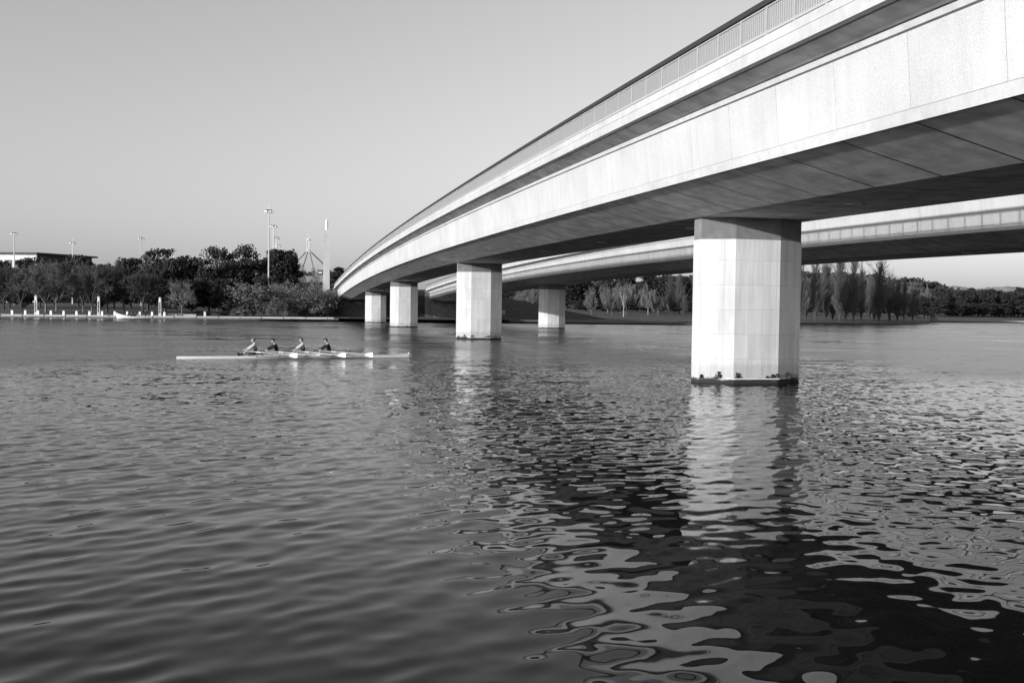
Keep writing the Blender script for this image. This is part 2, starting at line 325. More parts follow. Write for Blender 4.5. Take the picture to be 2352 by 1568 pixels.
def railing(bridge, tc, single):
    # balustrade: posts every 5 ft, twelve pickets to the bay, light top bar, dark hand rail
    rl = empty('railing'); rl.parent = bridge
    box = lambda z0, z1, w: [(tc + w, z1), (tc + w, z0), (tc - w, z0), (tc - w, z1)][::-1]
    sweep(box(12.36, 12.50, .11)).build('hand_rail', M_DARK, rl)
    sweep(box(12.305, 12.345, .03)).build('top_bar', M_RAIL, rl)
    sweep(box(11.60, 11.68, .035)).build('bottom_bar', M_RAIL, rl)
    PS = SEG / 2
    posts = [S0 + .1 + PS * i for i in range(int((S1 - S0) / PS))]
    post_mb = MB().box(-.03, .03, -.04, .04, 11.53, 12.36); pick = MB().box(-.012, .012, -.017, .017, 11.68, 12.305)
    if single:
        a = post_mb.build('post', M_RAIL, rl); a.matrix_basis = Matrix.Translation((posts[0], tc, -KV * posts[0] ** 2))
        for s in posts[1:]: share('post', a.data, rl, Matrix.Translation((s, tc, -KV * s * s)))
    V = []; Fc = []
    def put(mb, s):
        b = len(V); V.extend([(x + s, y + tc, z - KV * s * s) for x, y, z in mb.v]); Fc.extend([tuple(i + b for i in f) for f in mb.f])
    near = [p + PS * (k + 1) / 13 for p in posts for k in range(12)]
    first = [s for s in near if s > -116][:300] if single else []
    if first:
        a = pick.build('baluster', M_RAIL, rl); a.matrix_basis = Matrix.Translation((first[0], tc, -KV * first[0] ** 2))
        for s in first[1:]: share('baluster', a.data, rl, Matrix.Translation((s, tc, -KV * s * s)))
    fs = set(first)
    for s in near:
        if s not in fs: put(pick, s)
    if not single:
        for s in posts: put(post_mb, s)
    o = mesh_obj('balusters_beyond' if single else 'posts_and_balusters', V, Fc, M_RAIL, rl); o['kind'] = 'stuff'

def octagon(grow=0.0, rib=0.0):
    P = [(-1.0 - grow, 1.0), (-.4 - grow * .4, 2.28 + grow), (.4 + grow * .4, 2.28 + grow), (1.0 + grow, 1.0), (1.0 + grow, -1.0), (.4 + grow * .4, -2.28 - grow), (-.4 - grow * .4, -2.28 - grow), (-1.0 - grow, -1.0)]
    if not rib: return P
    out = []
    for i in range(8):
        a, b = Vector(P[i]), Vector(P[(i + 1) % 8]); d = b - a; n_ = int(d.length / 0.046); nn = Vector((-d.y, d.x)).normalized()
        for k in range(n_):
            for f, off in ((0.0, 0), (.5, 0), (.5, rib), (.999, rib)):
                out.append(tuple(a + d * ((k + f) / n_) + nn * (off if nn.dot(a) < 0 else -off)))
    return out
def make_pier(bridge, s):
    top = 7.83 - KV * s * s + 0.03
    pr = MB().loft([[(x, y, z) for x, y in octagon()] for z in (-3.0, top - .93)]).build('pier', M_PIER, bridge); pr.location = (s, 0, 0)
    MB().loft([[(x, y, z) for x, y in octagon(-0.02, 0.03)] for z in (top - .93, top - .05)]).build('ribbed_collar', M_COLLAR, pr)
    MB().loft([[(x * .93, y * .97, z) for x, y in octagon()] for z in (top - .05, top + .08)]).build('bearing', M_BLACK, pr)
    return pr
def piers(bridge, detail):
    for s in PIERS:
        pr = make_pier(bridge, s)
        if detail and s < 0:
            # boom pipe along the waterline and weeds growing in its brackets
            P = octagon(0.10); z = .20
            MB().tube([(P[1][0] * .9, P[1][1] * .75, z), (P[0][0], P[0][1], z), (P[7][0], P[7][1], z), (P[6][0] * 1.2, P[6][1] * .8, z)], .028, 8).build('boom_pipe', M_PIPE, pr)
            for f, (x, y), sz in ((0, (-.78, 1.62), .34), (1, (-1.02, .86), .30), (2, (-1.02, -.72), .24), (3, (-1.0, -.95), .27), (4, (-.8, -1.55), .36), (5, (-.45, 2.2), .2), (6, (-1.02, -.5), .17)):
                b = MB()
                for k in range(34):
                    a = rnd.uniform(0, 6.28); h = sz * rnd.uniform(.2, 1); w = sz * .42 * (1.15 - h / sz) * rnd.random() ** .5 * 2
                    c = Vector((x + .35 * w * math.cos(a) - .03, y + w * math.sin(a), z + h - .06)); q = .045
                    d1 = Vector((rnd.uniform(-1, 1), rnd.uniform(-1, 1), rnd.uniform(-.3, 1))).normalized() * q; d2 = Vector((rnd.uniform(-1, 1), rnd.uniform(-1, 1), rnd.uniform(-1, 1))).normalized() * q
                    i = len(b.v); b.v += [tuple(c - d1), tuple(c + d2), tuple(c + d1), tuple(c - d2)]; b.f.append((i, i+1, i+2, i+3))
                b.build('weed_tuft', M_WEED, pr)

b1 = empty('bridge'); b1.matrix_world = Matrix.Translation(BM) @ BMAT
tag(b1, 'near white concrete road bridge with octagonal piers crossing the lake overhead', 'bridge', 'twin road bridges')
bridge_parts(b1); railing(b1, 6.58, True); railing(b1, -6.58, False); piers(b1, True)
b2 = empty('bridge'); T2 = -25.8; b2.matrix_world = Matrix.Translation(BM + BN * T2) @ BMAT
tag(b2, 'farther concrete road bridge seen below and behind the near bridge deck', 'bridge', 'twin road bridges')
def copy_tree(o, parent):
    for ch in list(o.children):
        c = ch.copy(); C.objects.link(c); c.parent = parent; copy_tree(ch, c)
for ch in [c for c in b1.children]:
    if ch.name.startswith('railing'): continue
    c = ch.copy(); C.objects.link(c); c.parent = b2; copy_tree(ch, c)
for o in [o for o in bpy.data.objects if o.name.split('.')[0] in ('boom_pipe', 'weed_tuft') and o.parent.parent == b2]: bpy.data.objects.remove(o)
rl2 = [c for c in b1.children if c.name.startswith('railing')][1]
for dt in (0.0, 13.16):
    r = rl2.copy(); C.objects.link(r); r.parent = b2; r.location = (0, dt, 0); copy_tree(rl2, r)
# abutments at the far shore
for b, t0, t1 in ((b1, 6.9, -6.9), (b2, 6.9, -6.9)):
    ab = MB(); sA = 149.4; zt = 11.2 - KV * sA ** 2
    ab.box(sA + .05, sA + 9, t1, t0, 0.4, zt - .05).box(sA - 1.6, sA + .04, -4.6, 4.6, 0.4, 7.6 - KV * sA ** 2)
    ab.build('abutment', M_OLD, b)

# ---------------------------------------------------------------- the far shore: ground, hills, embankment
M_GRASS = mat('winter_grass', 0.060, 0.95, .45, .12, detail=6); M_DGRASS = mat('bank_grass', 0.035, 0.95, .4, .5, detail=6)
M_PATH = mat('pale_path', 0.20, 0.9, .2, 1); M_HILL = mat('wooded_hill', 0.035, 0.95, .5, .02); M_FAR = mat('haze_pale_hills', 0.30, 0.95, .1, .001)  # far hills: distance haze is put into their pale base colour
SHORE = [(-900, 150), (-260, 214), (-119.6, 233), (-102, 239), (-83.4, 246), (-63.9, 254), (-37.3, 262), (-15.3, 267), (7.5, 268), (27.7, 283), (53.6, 304), (92.8, 326), (128, 362), (163, 400), (178, 425), (192, 470), (215, 515), (255, 552), (300, 590), (420, 640), (900, 760)]
def resample(P, step):
    o = []
    for a, b in zip(P[:-1], P[1:]):
        a, b = Vector(a), Vector(b); n_ = max(1, int((b - a).length / step))
        o += [a.lerp(b, k / n_) for k in range(n_)]
    return o + [Vector(P[-1])]
SH = resample(SHORE, 12)
def bank_profile(p):
    left = p.x < 10
    e = 0.72 if left else 0.55
    r = [(0, -1.5), (0.02, e - .05), (3, e), (14, e + (.25 if left else .35)), (45, e + .8), (95, 2.0), (220, 4.0), (600, 9), (1500, 16), (4000, 20), (12000, 20)]
    return r
gv = []; n_p = 11
for p in SH:
    d = p.normalized()
    for k, (dd, z) in enumerate(bank_profile(p)):
        q = p + d * dd; gv.append((q.x, q.y, z + (rnd.uniform(-.06, .06) if 2 < k < 7 else 0)))
gf = []
for i in range(len(SH) - 1):
    for k in range(n_p - 1): a = i * n_p + k; gf.append((a, a + 1, a + n_p + 1, a + n_p)[::-1])
ground = struct(mesh_obj('ground', gv, gf, M_GRASS), label='grassy far bank and park land behind the lake')
from mathutils.bvhtree import BVHTree
trees_bvh = [BVHTree.FromPolygons([Vector(v) for v in gv], gf)]
def ground_z(x, y):
    zs = []
    for b in trees_bvh:
        h = b.ray_cast(Vector((x, y, 300)), Vector((0, 0, -1)))
        if h[0]: zs.append(h[0].z)
    return max(zs) if zs else 0.5
# road embankment behind and beside the abutments
def emb_h(s, t):
    crest = 11.3 - KV * 149.4 ** 2
    if -33.5 < t < 7.5: return crest - .05 if s >= 150 else 0.75
    if t <= -33.5: return max(0.3, crest - max(0, -33.5 - t) / 5.2 - max(0, 150 - s) / 3.4 - .2)
    return max(0.3, crest - max(0, t - 7.5) / 2.2 - .4) if s >= 150 else 0.3
ss = [104, 110, 116, 122, 128, 134, 140, 145, 149.9, 150, 156, 165, 180, 210, 260, 340, 450, 620]; ts = [26, 22, 18, 14, 10, 7.51, 7.49, 0, -7, -13, -20, -27, -33.49, -33.51, -38, -44, -50, -56, -62, -68, -74, -80, -90]
ev = []; ef = []
for s in ss:
    for t in ts:
        q = BM + BU * s + BN * t; ev.append((q.x, q.y, emb_h(s, t) + rnd.uniform(-.08, .08)))
for i in range(len(ss) - 1):
    for k in range(len(ts) - 1): a = i * len(ts) + k; ef.append((a, a + 1, a + len(ts) + 1, a + len(ts)))
emb = struct(mesh_obj('embankment', ev, ef, M_DGRASS), label='dark grass slope of the road embankment')
trees_bvh.append(BVHTree.FromPolygons([Vector(v) for v in ev], ef))
# hills: ridges with depth
def ridge(name, cols, Y, depth, material, label, rough):
    rr = random.Random(len(name)); v = []; f = []; N = 9; c2 = []
    for (x0, y0), (x1, y1) in zip(cols[:-1], cols[1:]):
        for k in range(8): c2.append((x0 + (x1 - x0) * k / 8, y0 + (y1 - y0) * k / 8))
    c2.append(cols[-1])
    for px, py in c2:
        top = at(px, py, Y)
        for k in range(N):
            u = k / (N - 1); yy = Y - depth + 2 * depth * u; p = at(px, py, yy); h = top.z * math.sin(math.pi * u) ** 1.2
            v.append((p.x, yy, max(-2, h + rr.uniform(-1, 1) * rough * math.sin(math.pi * u))))
    for i in range(len(c2) - 1):
        for k in range(N - 1): a = i * N + k; f.append((a, a + N, a + N + 1, a + 1))
    return struct(mesh_obj(name, v, f, material, smooth=True), label=label), v, f
hw, hv, hf = ridge('wooded_hill', [(1100, 700), (1250, 672), (1500, 662), (1640, 648), (1840, 648), (1950, 650), (2060, 658), (2130, 664), (2200, 690), (2300, 715)], 1250, 300, M_HILL, 'wooded hill behind the poplars', 2)
trees_bvh.append(BVHTree.FromPolygons([Vector(v) for v in hv], hf))
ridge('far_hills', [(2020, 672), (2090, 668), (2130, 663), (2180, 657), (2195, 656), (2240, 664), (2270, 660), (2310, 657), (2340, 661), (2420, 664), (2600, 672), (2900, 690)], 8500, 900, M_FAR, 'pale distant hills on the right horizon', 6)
hc, hv, hf = ridge('capital_hill', [(380, 700), (480, 680), (560, 655), (640, 640), (700, 634), (770, 636), (840, 650), (920, 672), (1000, 690)], 1930, 350, M_HILL, 'low wooded hill under the flag mast', 2)

# ---------------------------------------------------------------- trees
def prisms(segs, n=3):
    S = np.array([[*a, *b, r, q] for a, b, r, q in segs], float); A = S[:, :3]; B = S[:, 3:6]; d = B - A
    d /= np.maximum(np.linalg.norm(d, axis=1, keepdims=True), 1e-6)
    ref = np.where(np.abs(d[:, 2:3]) < .9, np.array([[0, 0, 1.0]]), np.array([[1.0, 0, 0]])); u = np.cross(d, ref); u /= np.linalg.norm(u, axis=1, keepdims=True); w = np.cross(d, u)
    V = []
    for P, r in ((A, S[:, 6]), (B, S[:, 7])):
        for k in range(n):
            a = 2 * math.pi * k / n; V.append(P + (u * math.cos(a) + w * math.sin(a)) * r[:, None])
    V = np.stack(V, 1).reshape(-1, 3); b = np.arange(len(S))[:, None] * 2 * n
    Fq = np.concatenate([b + np.array([[k, (k + 1) % n, n + (k + 1) % n, n + k]]) for k in range(n)], 0)
    return V, Fq
def cards(P, size, rg, flat=0.0):
    n_ = len(P); a = rg.normal(size=(n_, 3)); a /= np.linalg.norm(a, axis=1, keepdims=True); b = rg.normal(size=(n_, 3)); b = np.cross(a, b); b /= np.linalg.norm(b, axis=1, keepdims=True)
    s = size * rg.uniform(.6, 1.3, size=(n_, 1)); V = np.stack([P - a * s, P + b * s * .6, P + a * s, P - b * s * .6], 1).reshape(-1, 3)
    return V, np.arange(4 * n_).reshape(-1, 4)
def bare(seed, H, first, nmain, angle, rise, lv, nsub, r_trunk, droop=0.0, wig=.18, leader=False, twig_r=.035):
    rr = random.Random(seed); segs = []; twigs = []
    def grow(p, d, L, r, lev):
        k = 4 if lev < 2 else 3; pts = [p]
        for i in range(k):
            d = (d + Vector((rr.gauss(0, wig), rr.gauss(0, wig), rr.gauss(0, wig * .6) + (rise if lev < lv - 1 else -droop)))).normalized(); q = pts[-1] + d * (L / k)
            r1 = max(twig_r * .6, r * (1 - .5 * (i + 1) / k)); r0_ = max(twig_r * .6, r * (1 - .5 * i / k)); (segs if lev < 2 else twigs).append((tuple(pts[-1]), tuple(q), r0_, r1)); pts.append(q)
        if lev < lv:
            for j in range(nsub[lev]):
                u = rr.uniform(.3, 1.0); i = min(k - 1, int(u * k)); q = pts[i].lerp(pts[i + 1], u * k - i)
                a = rr.uniform(0, 6.283); side = Vector((math.cos(a), math.sin(a), 0)); side = (side - d * side.dot(d)).normalized()
                an = rr.uniform(.45, 1.15) * angle; grow(q, (d * math.cos(an) + side * math.sin(an)).normalized(), L * rr.uniform(.45, .75), max(twig_r, r * rr.uniform(.38, .55)), lev + 1)
    th = H * first; segs.append(((0, 0, -.3), (0, 0, th), r_trunk * 1.15, r_trunk * .8))
    if leader:
        top = Vector((0, 0, th)); n_ = 12; L = H - th; prev = top
        for i in range(n_):
            q = Vector((rr.gauss(0, .08), rr.gauss(0, .08), th + L * (i + 1) / n_)); segs.append((tuple(prev), tuple(q), r_trunk * (1 - i / n_) * .8 + .03, r_trunk * (1 - (i + 1) / n_) * .8 + .03)); prev = q
        for j in range(nmain):
            u = rr.random() ** 1.5 * .86; a = rr.uniform(0, 6.283); an = angle * rr.uniform(.6, 1.1)
            grow(Vector((0, 0, th + L * u)), Vector((math.cos(a) * math.sin(an), math.sin(a) * math.sin(an), math.cos(an))), L * rr.uniform(.2, .38) * (1.1 - .65 * u), max(.05, r_trunk * .4 * (1 - u)), 1)
    else:
        for j in range(nmain):
            a = 6.283 * (j + rr.uniform(-.3, .3)) / nmain; an = angle * rr.uniform(.35, 1.1)
            grow(Vector((0, 0, th * rr.uniform(.8, 1))), Vector((math.cos(a) * math.sin(an), math.sin(a) * math.sin(an), math.cos(an))), (H - th) * rr.uniform(.42, .56), r_trunk * .55, 0)
    return segs, twigs
def norm_height(*arrs):
    h = max(a[:, 2].max() for a in arrs if len(a)); return h
PROTO = {}
M_BARK = mat('grey_bark', 0.14, 0.9, .3, 2); M_DBARK = mat('dark_bark', 0.05, 0.9, .3, 2); M_WBARK = mat('white_gum_bark', 0.28, 0.8, .2, 1)
M_TWIG = mat('bare_twigs', 0.095, 0.9, .25, .4); M_PTWIG = mat('pale_twigs', 0.14, 0.9, .25, .4); M_DTWIG = mat('dim_twigs', 0.055, 0.9, .3, .4)
M_LEAF = mat('dark_evergreen_leaf', 0.032, 0.75, .45, .5, spec=.15); M_LEAF2 = mat('olive_leaf', 0.05, 0.75, .4, .5, spec=.15); M_PLEAF = mat('pale_dry_leaf', 0.13, 0.9, .3, .6, spec=.1)
M_POP = mat('poplar_twigs', 0.095, 0.9, .35, .35); M_WILL = mat('willow_twigs', 0.11, 0.9, .25, .3); M_CONI = mat('conifer_needles', 0.038, 0.8, .45, .3, spec=.1)
def proto_bare(key, mats, leaves=None, **kw):
    segs, twigs = bare(**kw); V1, F1 = prisms(segs, 5); V2, F2 = prisms(twigs, 3); h = norm_height(V1, V2)
    t = np_mesh('trunk', V1 / h, F1, mats[0]); c = np_mesh('crown', V2 / h, F2, mats[1])
    if leaves:
        rg = np.random.default_rng(kw['seed']); idx = rg.integers(0, len(twigs), leaves[0]); P = np.array([twigs[i][1] for i in idx]) + rg.normal(size=(leaves[0], 3)) * leaves[2]
        V3, F3 = cards(P, leaves[1], rg); bpy.data.objects.remove(c); c = np_mesh('crown', np.vstack([V2, V3]) / h, np.vstack([F2, F3 + len(V2)]), mats[1])
    PROTO[key] = (t.data, c.data); bpy.data.objects.remove(t); bpy.data.objects.remove(c)
for i in range(3): proto_bare('bare%d' % i, (M_BARK, M_TWIG), seed=20 + i, H=14, first=.16, nmain=6, angle=.95, rise=.07, lv=4, nsub=[5, 5, 5, 4], r_trunk=.34, twig_r=.04)
for i in range(2): proto_bare('dim%d' % i, (M_DBARK, M_DTWIG), seed=30 + i, H=14, first=.2, nmain=6, angle=.85, rise=.06, lv=4, nsub=[5, 5, 5, 4], r_trunk=.36, twig_r=.045)
for i in range(2): proto_bare('pale%d' % i, (M_BARK, M_PTWIG), seed=40 + i, H=9, first=.2, nmain=6, angle=.95, rise=.05, lv=4, nsub=[5, 5, 5, 3], r_trunk=.16, twig_r=.026)
for i in range(3): proto_bare('bushy%d' % i, (M_DBARK, M_PLEAF), (5200, .16, .25), seed=50 + i, H=9, first=.12, nmain=8, angle=1.25, rise=.02, lv=3, nsub=[5, 6, 5], r_trunk=.22, twig_r=.03)
for i in range(4): proto_bare('poplar%d' % i, (M_DBARK, M_POP), seed=60 + i, H=26, first=.012, nmain=80, angle=.22, rise=.10, lv=3, nsub=[0, 5, 4], r_trunk=.36, leader=True, twig_r=.038, wig=.08)
for i in range(2): proto_bare('palepoplar%d' % i, (M_DBARK, M_WILL), seed=70 + i, H=20, first=.012, nmain=80, angle=.26, rise=.10, lv=3, nsub=[0, 5, 5], r_trunk=.26, leader=True, twig_r=.038, wig=.1)
for i in range(2): proto_bare('willow%d' % i, (M_BARK, M_WILL), seed=80 + i, H=14, first=.2, nmain=7, angle=.9, rise=.05, lv=3, nsub=[6, 7, 7], r_trunk=.4, droop=.75, twig_r=.05, wig=.16)
proto_bare('gum', (M_WBARK, M_DTWIG), seed=93, H=15, first=.12, nmain=3, angle=.5, rise=.03, lv=3, nsub=[3, 3, 4], r_trunk=.42, twig_r=.05, wig=.3)
def proto_green(key, seed, H, rx, z0, ncl, per, leaf, mats, shape='round', csize=1.5):
    rg = np.random.default_rng(seed); rr = random.Random(seed); Pc = []
    segs = [((0, 0, -.3), (0, 0, H * .5), .45, .3), ((0, 0, H * .5), (rr.uniform(-.5, .5), rr.uniform(-.5, .5), H * .9), .3, .08)]
    for i in range(ncl):
        if shape == 'round':
            u = rg.normal(size=3); u /= np.linalg.norm(u); rad = rg.uniform(.45, 1.0) ** .5
            c = np.array([u[0] * rx * rad, u[1] * rx * rad, z0 + (H - z0) * (.5 + .5 * u[2] * rad)])
            if rg.random() < .25: c[2] = H - abs(rg.normal()) * .2 * H; c[:2] *= .7
        else:
            hh = rg.random() ** .8; a = rg.uniform(0, 6.283); rad = rx * (1 - hh) ** .6 * rg.uniform(.35, 1.0) + .3; c = np.array([rad * math.cos(a), rad * math.sin(a), z0 + (H - z0) * hh])
        base = np.array([0, 0, max(H * .15, c[2] * .6)]); segs.append((tuple(base), tuple(c), .12, .04))
        s = csize * rg.uniform(.6, 1.3); q = rg.normal(size=(per, 3)); q /= np.linalg.norm(q, axis=1, keepdims=True); q *= (rg.random((per, 1)) ** .4) * s; q[:, 2] *= .7; Pc.append(c + q)
    V2, F2 = cards(np.vstack(Pc), leaf, rg); V1, F1 = prisms(segs, 5); h = norm_height(V2)
    t = np_mesh('trunk', V1 / h, F1, mats[0]); c = np_mesh('crown', V2 / h, F2, mats[1]); PROTO[key] = (t.data, c.data); bpy.data.objects.remove(t); bpy.data.objects.remove(c)
for i in range(3): proto_green('gumgreen%d' % i, 100 + i, 18, 5.2, 6.5, 46, 60, .42, (M_DBARK, M_LEAF2), csize=1.7)
for i in range(3): proto_green('ever%d' % i, 110 + i, 16, 6.0, 1.2, 95, 60, .45, (M_DBARK, M_LEAF), csize=1.7)
for i in range(3): proto_green('conifer%d' % i, 120 + i, 24, 4.6, 1.5, 90, 42, .55, (M_DBARK, M_CONI), 'cone', 1.5)
for i in range(2): proto_green('shrub%d' % i, 130 + i, 2.2, 1.5, .1, 26, 40, .16, (M_DBARK, M_LEAF2), csize=.45)
NAMES = {'bare': 'bare_tree', 'dim': 'bare_tree', 'pale': 'bare_tree', 'bushy': 'bushy_tree', 'poplar': 'poplar_tree', 'palepoplar': 'poplar_tree', 'willow': 'willow_tree', 'gum': 'gum_tree', 'gumgreen': 'gum_tree', 'ever': 'evergreen_tree', 'conifer': 'conifer_tree', 'shrub': 'shrub'}
def plant(key, px, Y, top, width, label, group=None, rz=None, zoff=0.0):
    if px < 800 and Y < 350: Y *= 1.1
    p = at(px, 740, Y); z = ground_z(p.x, Y); H = at(px, top, Y).z - z
    kind = key.rstrip('0123456789'); me = PROTO[key]; co = np.zeros(len(me[1].vertices) * 3, np.float32); me[1].vertices.foreach_get('co', co); co = co.reshape(-1, 3)
    w0 = np.percentile(np.hypot(co[:, 0], co[:, 1]), 96) * 2; wm = width * Y / F_PX; sx = wm / w0
    e = empty(NAMES[kind], (p.x, Y, z - .05), rnd.uniform(0, 6.28) if rz is None else rz, label, 'shrub' if kind == 'shrub' else 'tree', group)
    e.scale = (sx, sx, H)
    share('trunk', me[0], e); share('crown', me[1], e); return e
ORD = ['first', 'second', 'third', 'fourth', 'fifth', 'sixth', 'seventh', 'eighth', 'ninth', 'tenth', 'eleventh', 'twelfth', 'thirteenth', 'fourteenth', 'fifteenth', 'sixteenth', 'seventeenth', 'eighteenth', 'nineteenth', 'twentieth'] + ['twenty-' + w for w in ('first', 'second', 'third', 'fourth', 'fifth', 'sixth', 'seventh', 'eighth', 'ninth')]

# left bank, front row of bare trees
row = [('dim0', 49, 238, 606, 74), ('bare0', 105, 232, 586, 116), ('bare1', 129, 240, 588, 100), ('bare2', 191, 240, 596, 86), ('bare0', 211, 236, 592, 88), ('dim1', 246, 240, 598, 92), ('dim0', 284, 246, 602, 90), ('dim1', 327, 240, 606, 98), ('dim0', 8, 246, 604, 90)]
row.sort(key=lambda r: r[1])
for i, (k, px, Y, top, w) in enumerate(row):
    plant(k, px, Y, top, w, 'leafless spreading tree on the left lawn, %s from left edge' % ORD[i], 'leafless trees on the left bank')
plant('pale0', 417, 226, 636, 70, 'small pale leafless tree behind the low wall on the left bank')
# dark evergreens behind
row = [('ever0', -10, 300, 596, 80), ('ever2', 22, 290, 612, 70), ('ever1', 50, 285, 614, 64), ('ever0', 92, 300, 606, 76), ('ever1', 62, 330, 586, 60), ('ever2', 125, 320, 606, 80), ('gumgreen0', 180, 330, 583, 76), ('ever1', 232, 310, 602, 70), ('ever2', 300, 310, 590, 74), ('ever0', 262, 300, 608, 70),
       ('gumgreen1', 366, 300, 568, 84), ('ever0', 340, 285, 612, 90), ('ever2', 404, 290, 590, 70), ('ever1', 438, 300, 583, 84), ('gumgreen2', 500, 290, 562, 78), ('ever0', 480, 270, 610, 80), ('ever2', 530, 275, 600, 76),
       ('gumgreen0', 562, 300, 558, 72), ('ever1', 585, 280, 590, 80), ('ever2', 644, 300, 570, 92), ('ever0', 672, 290, 640, 60), ('ever1', 610, 265, 630, 70), ('ever2', 380, 268, 640, 80), ('ever0', 440, 262, 640, 86), ('ever1', 515, 262, 635, 84)]
row.sort(key=lambda r: r[1])
for i, (k, px, Y, top, w) in enumerate(row):
    plant(k, px, Y, top, w, ('tall open-crowned gum tree' if k[0] == 'g' else 'dense dark evergreen tree') + ' of the wood left of the bridge, %s from left' % ORD[i], 'dark park trees left of the bridge')
row = [('bushy0', 582, 236, 640, 128), ('bushy1', 712, 240, 638, 116), ('bushy2', 650, 246, 638, 110), ('bushy1', 755, 250, 650, 76), ('bushy0', 636, 233, 686, 46)]
row.sort(key=lambda r: r[1])
for i, (k, px, Y, top, w) in enumerate(row):
    plant(k, px, Y, top, w, 'low pale twiggy tree on the bank beside the bridge end, %s from the left' % ORD[i], 'pale twiggy trees beside the bridge end')
plant('conifer0', 776, 420, 612, 46, 'dark conifer rising behind the far end of the bridge deck')
plant('pale1', 694, 700, 598, 26, 'thin bare tree standing in front of the flag mast legs, left one', 'bare trees below the flag mast')
plant('pale0', 722, 700, 604, 24, 'thin bare tree standing in front of the flag mast legs, right one', 'bare trees below the flag mast')
plant('ever1', 700, 560, 662, 150, 'rounded dark tree on the slope below the flag mast')
# middle: under the farther bridge
row = [('willow0', 1405, 400, 660, 46), ('willow1', 1438, 410, 645, 50), ('willow0', 1488, 395, 648, 62), ('willow1', 1395, 430, 650, 40), ('willow0', 1520, 420, 672, 40)]
row.sort(key=lambda r: r[1])
for i, (k, px, Y, top, w) in enumerate(row): plant(k, px, Y, top, w, 'pale weeping willow seen under the farther bridge, %s from the left' % ORD[i], 'willows under the farther bridge')
plant('gum', 1432, 350, 636, 46, 'gnarled white-trunked gum tree forking above the bank under the bridge')
plant('pale1', 1358, 318, 652, 36, 'young fan-shaped bare tree on the dark grass slope')
plant('pale0', 1222, 330, 655, 50, 'bare tree showing over the embankment between the piers'); plant('pale1', 1192, 360, 650, 50, 'bare tree behind the second pier of the near bridge')
for i, (px, Y, top, w) in enumerate([(1180, 520, 640, 70), (1240, 540, 630, 70), (1300, 520, 636, 60), (1340, 560, 628, 66), (1390, 540, 632, 60), (1440, 560, 626, 60), (1490, 540, 628, 66), (1530, 560, 630, 60), (1570, 540, 634, 56), (1620, 560, 630, 60), (1690, 560, 634, 60), (1760, 560, 636, 60)]):
    plant('conifer%d' % (i % 3), px, Y, top, w, 'dark conifer in the wood beyond the farther bridge, %s from the left' % ORD[i], 'dark conifers beyond the farther bridge')
row = [('poplar0', 1539, 410, 618, 30), ('palepoplar0', 1560, 430, 622, 22), ('palepoplar1', 1573, 380, 674, 20)]
for i, (k, px, Y, top, w) in enumerate(row): plant(k, px, Y, top, w, 'slim poplar left of the big pier, %s from the left' % ORD[i], 'poplars left of the big pier')
for i, (px, top) in enumerate([(1345, 690), (1385, 684), (1420, 690), (1462, 682), (1505, 688), (1548, 684), (1590, 690)]):
    plant('ever%d' % (i % 3), px, 470, top, 62, 'low dark evergreen closing the gaps behind the willows, %s from the left' % ORD[i], 'dark evergreens behind the willows')
for i, (px, top) in enumerate([(1835, 668), (1866, 660), (1900, 672), (1934, 662), (1968, 668), (2002, 664), (2036, 672), (2068, 666), (2100, 676), (2128, 680)]):
    plant('ever%d' % (i % 3), px, 500, top, 56, 'dark evergreen closing the gaps behind the poplars, %s from the pier' % ORD[i], 'dark evergreens behind the poplars')
# right peninsula: the poplar row
row = [('poplar0', 1838, 455, 566, 34), ('poplar1', 1872, 450, 578, 42), ('palepoplar0', 1893, 470, 600, 26), ('poplar3', 1898, 452, 588, 26), ('poplar2', 1928, 455, 566, 40), ('palepoplar1', 1912, 475, 640, 40), ('poplar3', 1960, 448, 572, 36), ('palepoplar0', 1978, 470, 612, 26), ('poplar1', 1976, 455, 590, 14),
       ('palepoplar1', 1995, 460, 630, 28), ('poplar2', 2019, 452, 590, 44), ('poplar0', 2042, 458, 612, 30), ('palepoplar0', 2008, 475, 636, 34), ('palepoplar1', 2060, 468, 644, 28), ('poplar3', 2062, 455, 632, 18), ('poplar1', 2076, 455, 632, 16), ('palepoplar0', 2096, 470, 642, 34), ('willow0', 2124, 560, 654, 36), ('palepoplar1', 1850, 480, 632, 50), ('palepoplar0', 1942, 480, 636, 46), ('dim0', 2044, 470, 660, 46)]
row = [(k, px, (326 + (px - 1830) * .265 + 14 + (Y - 448) * 1.0) if px < 2110 else 520, top, w * 1.15) for k, px, Y, top, w in row]
row.sort(key=lambda r: r[1])
for i, (k, px, Y, top, w) in enumerate(row):
    plant(k, px, Y, top, w, ('pale drooping willow' if k[0] == 'w' else 'wide dim leafless tree' if k[0] == 'd' else 'tall bare poplar') + ' on the right bank, %s from the big pier' % ORD[i], 'bare poplar row on the right bank')
row = []
for k in range(18):
    row.append(('conifer%d' % (k % 3) if k % 4 else 'ever%d' % (k % 3), 2140 + k * 15 + rnd.uniform(-5, 5), 700 + rnd.uniform(-10, 60) + k * 6, 664 + rnd.uniform(-6, 5), 30 + rnd.uniform(0, 16)))
for k in range(7): row.append(('ever%d' % (k % 3), 2150 + k * 36, 690 + k * 14, 684 + rnd.uniform(-4, 12), 50))
row.sort(key=lambda r: r[1])
for i, (k, px, Y, top, w) in enumerate(row):
    plant(k, px, Y, top, w, 'dark %s of the wood at right edge, %s from left' % ('conifer' if k[0] == 'c' else 'broad evergreen', ORD[i]), 'dark wood at the right edge')
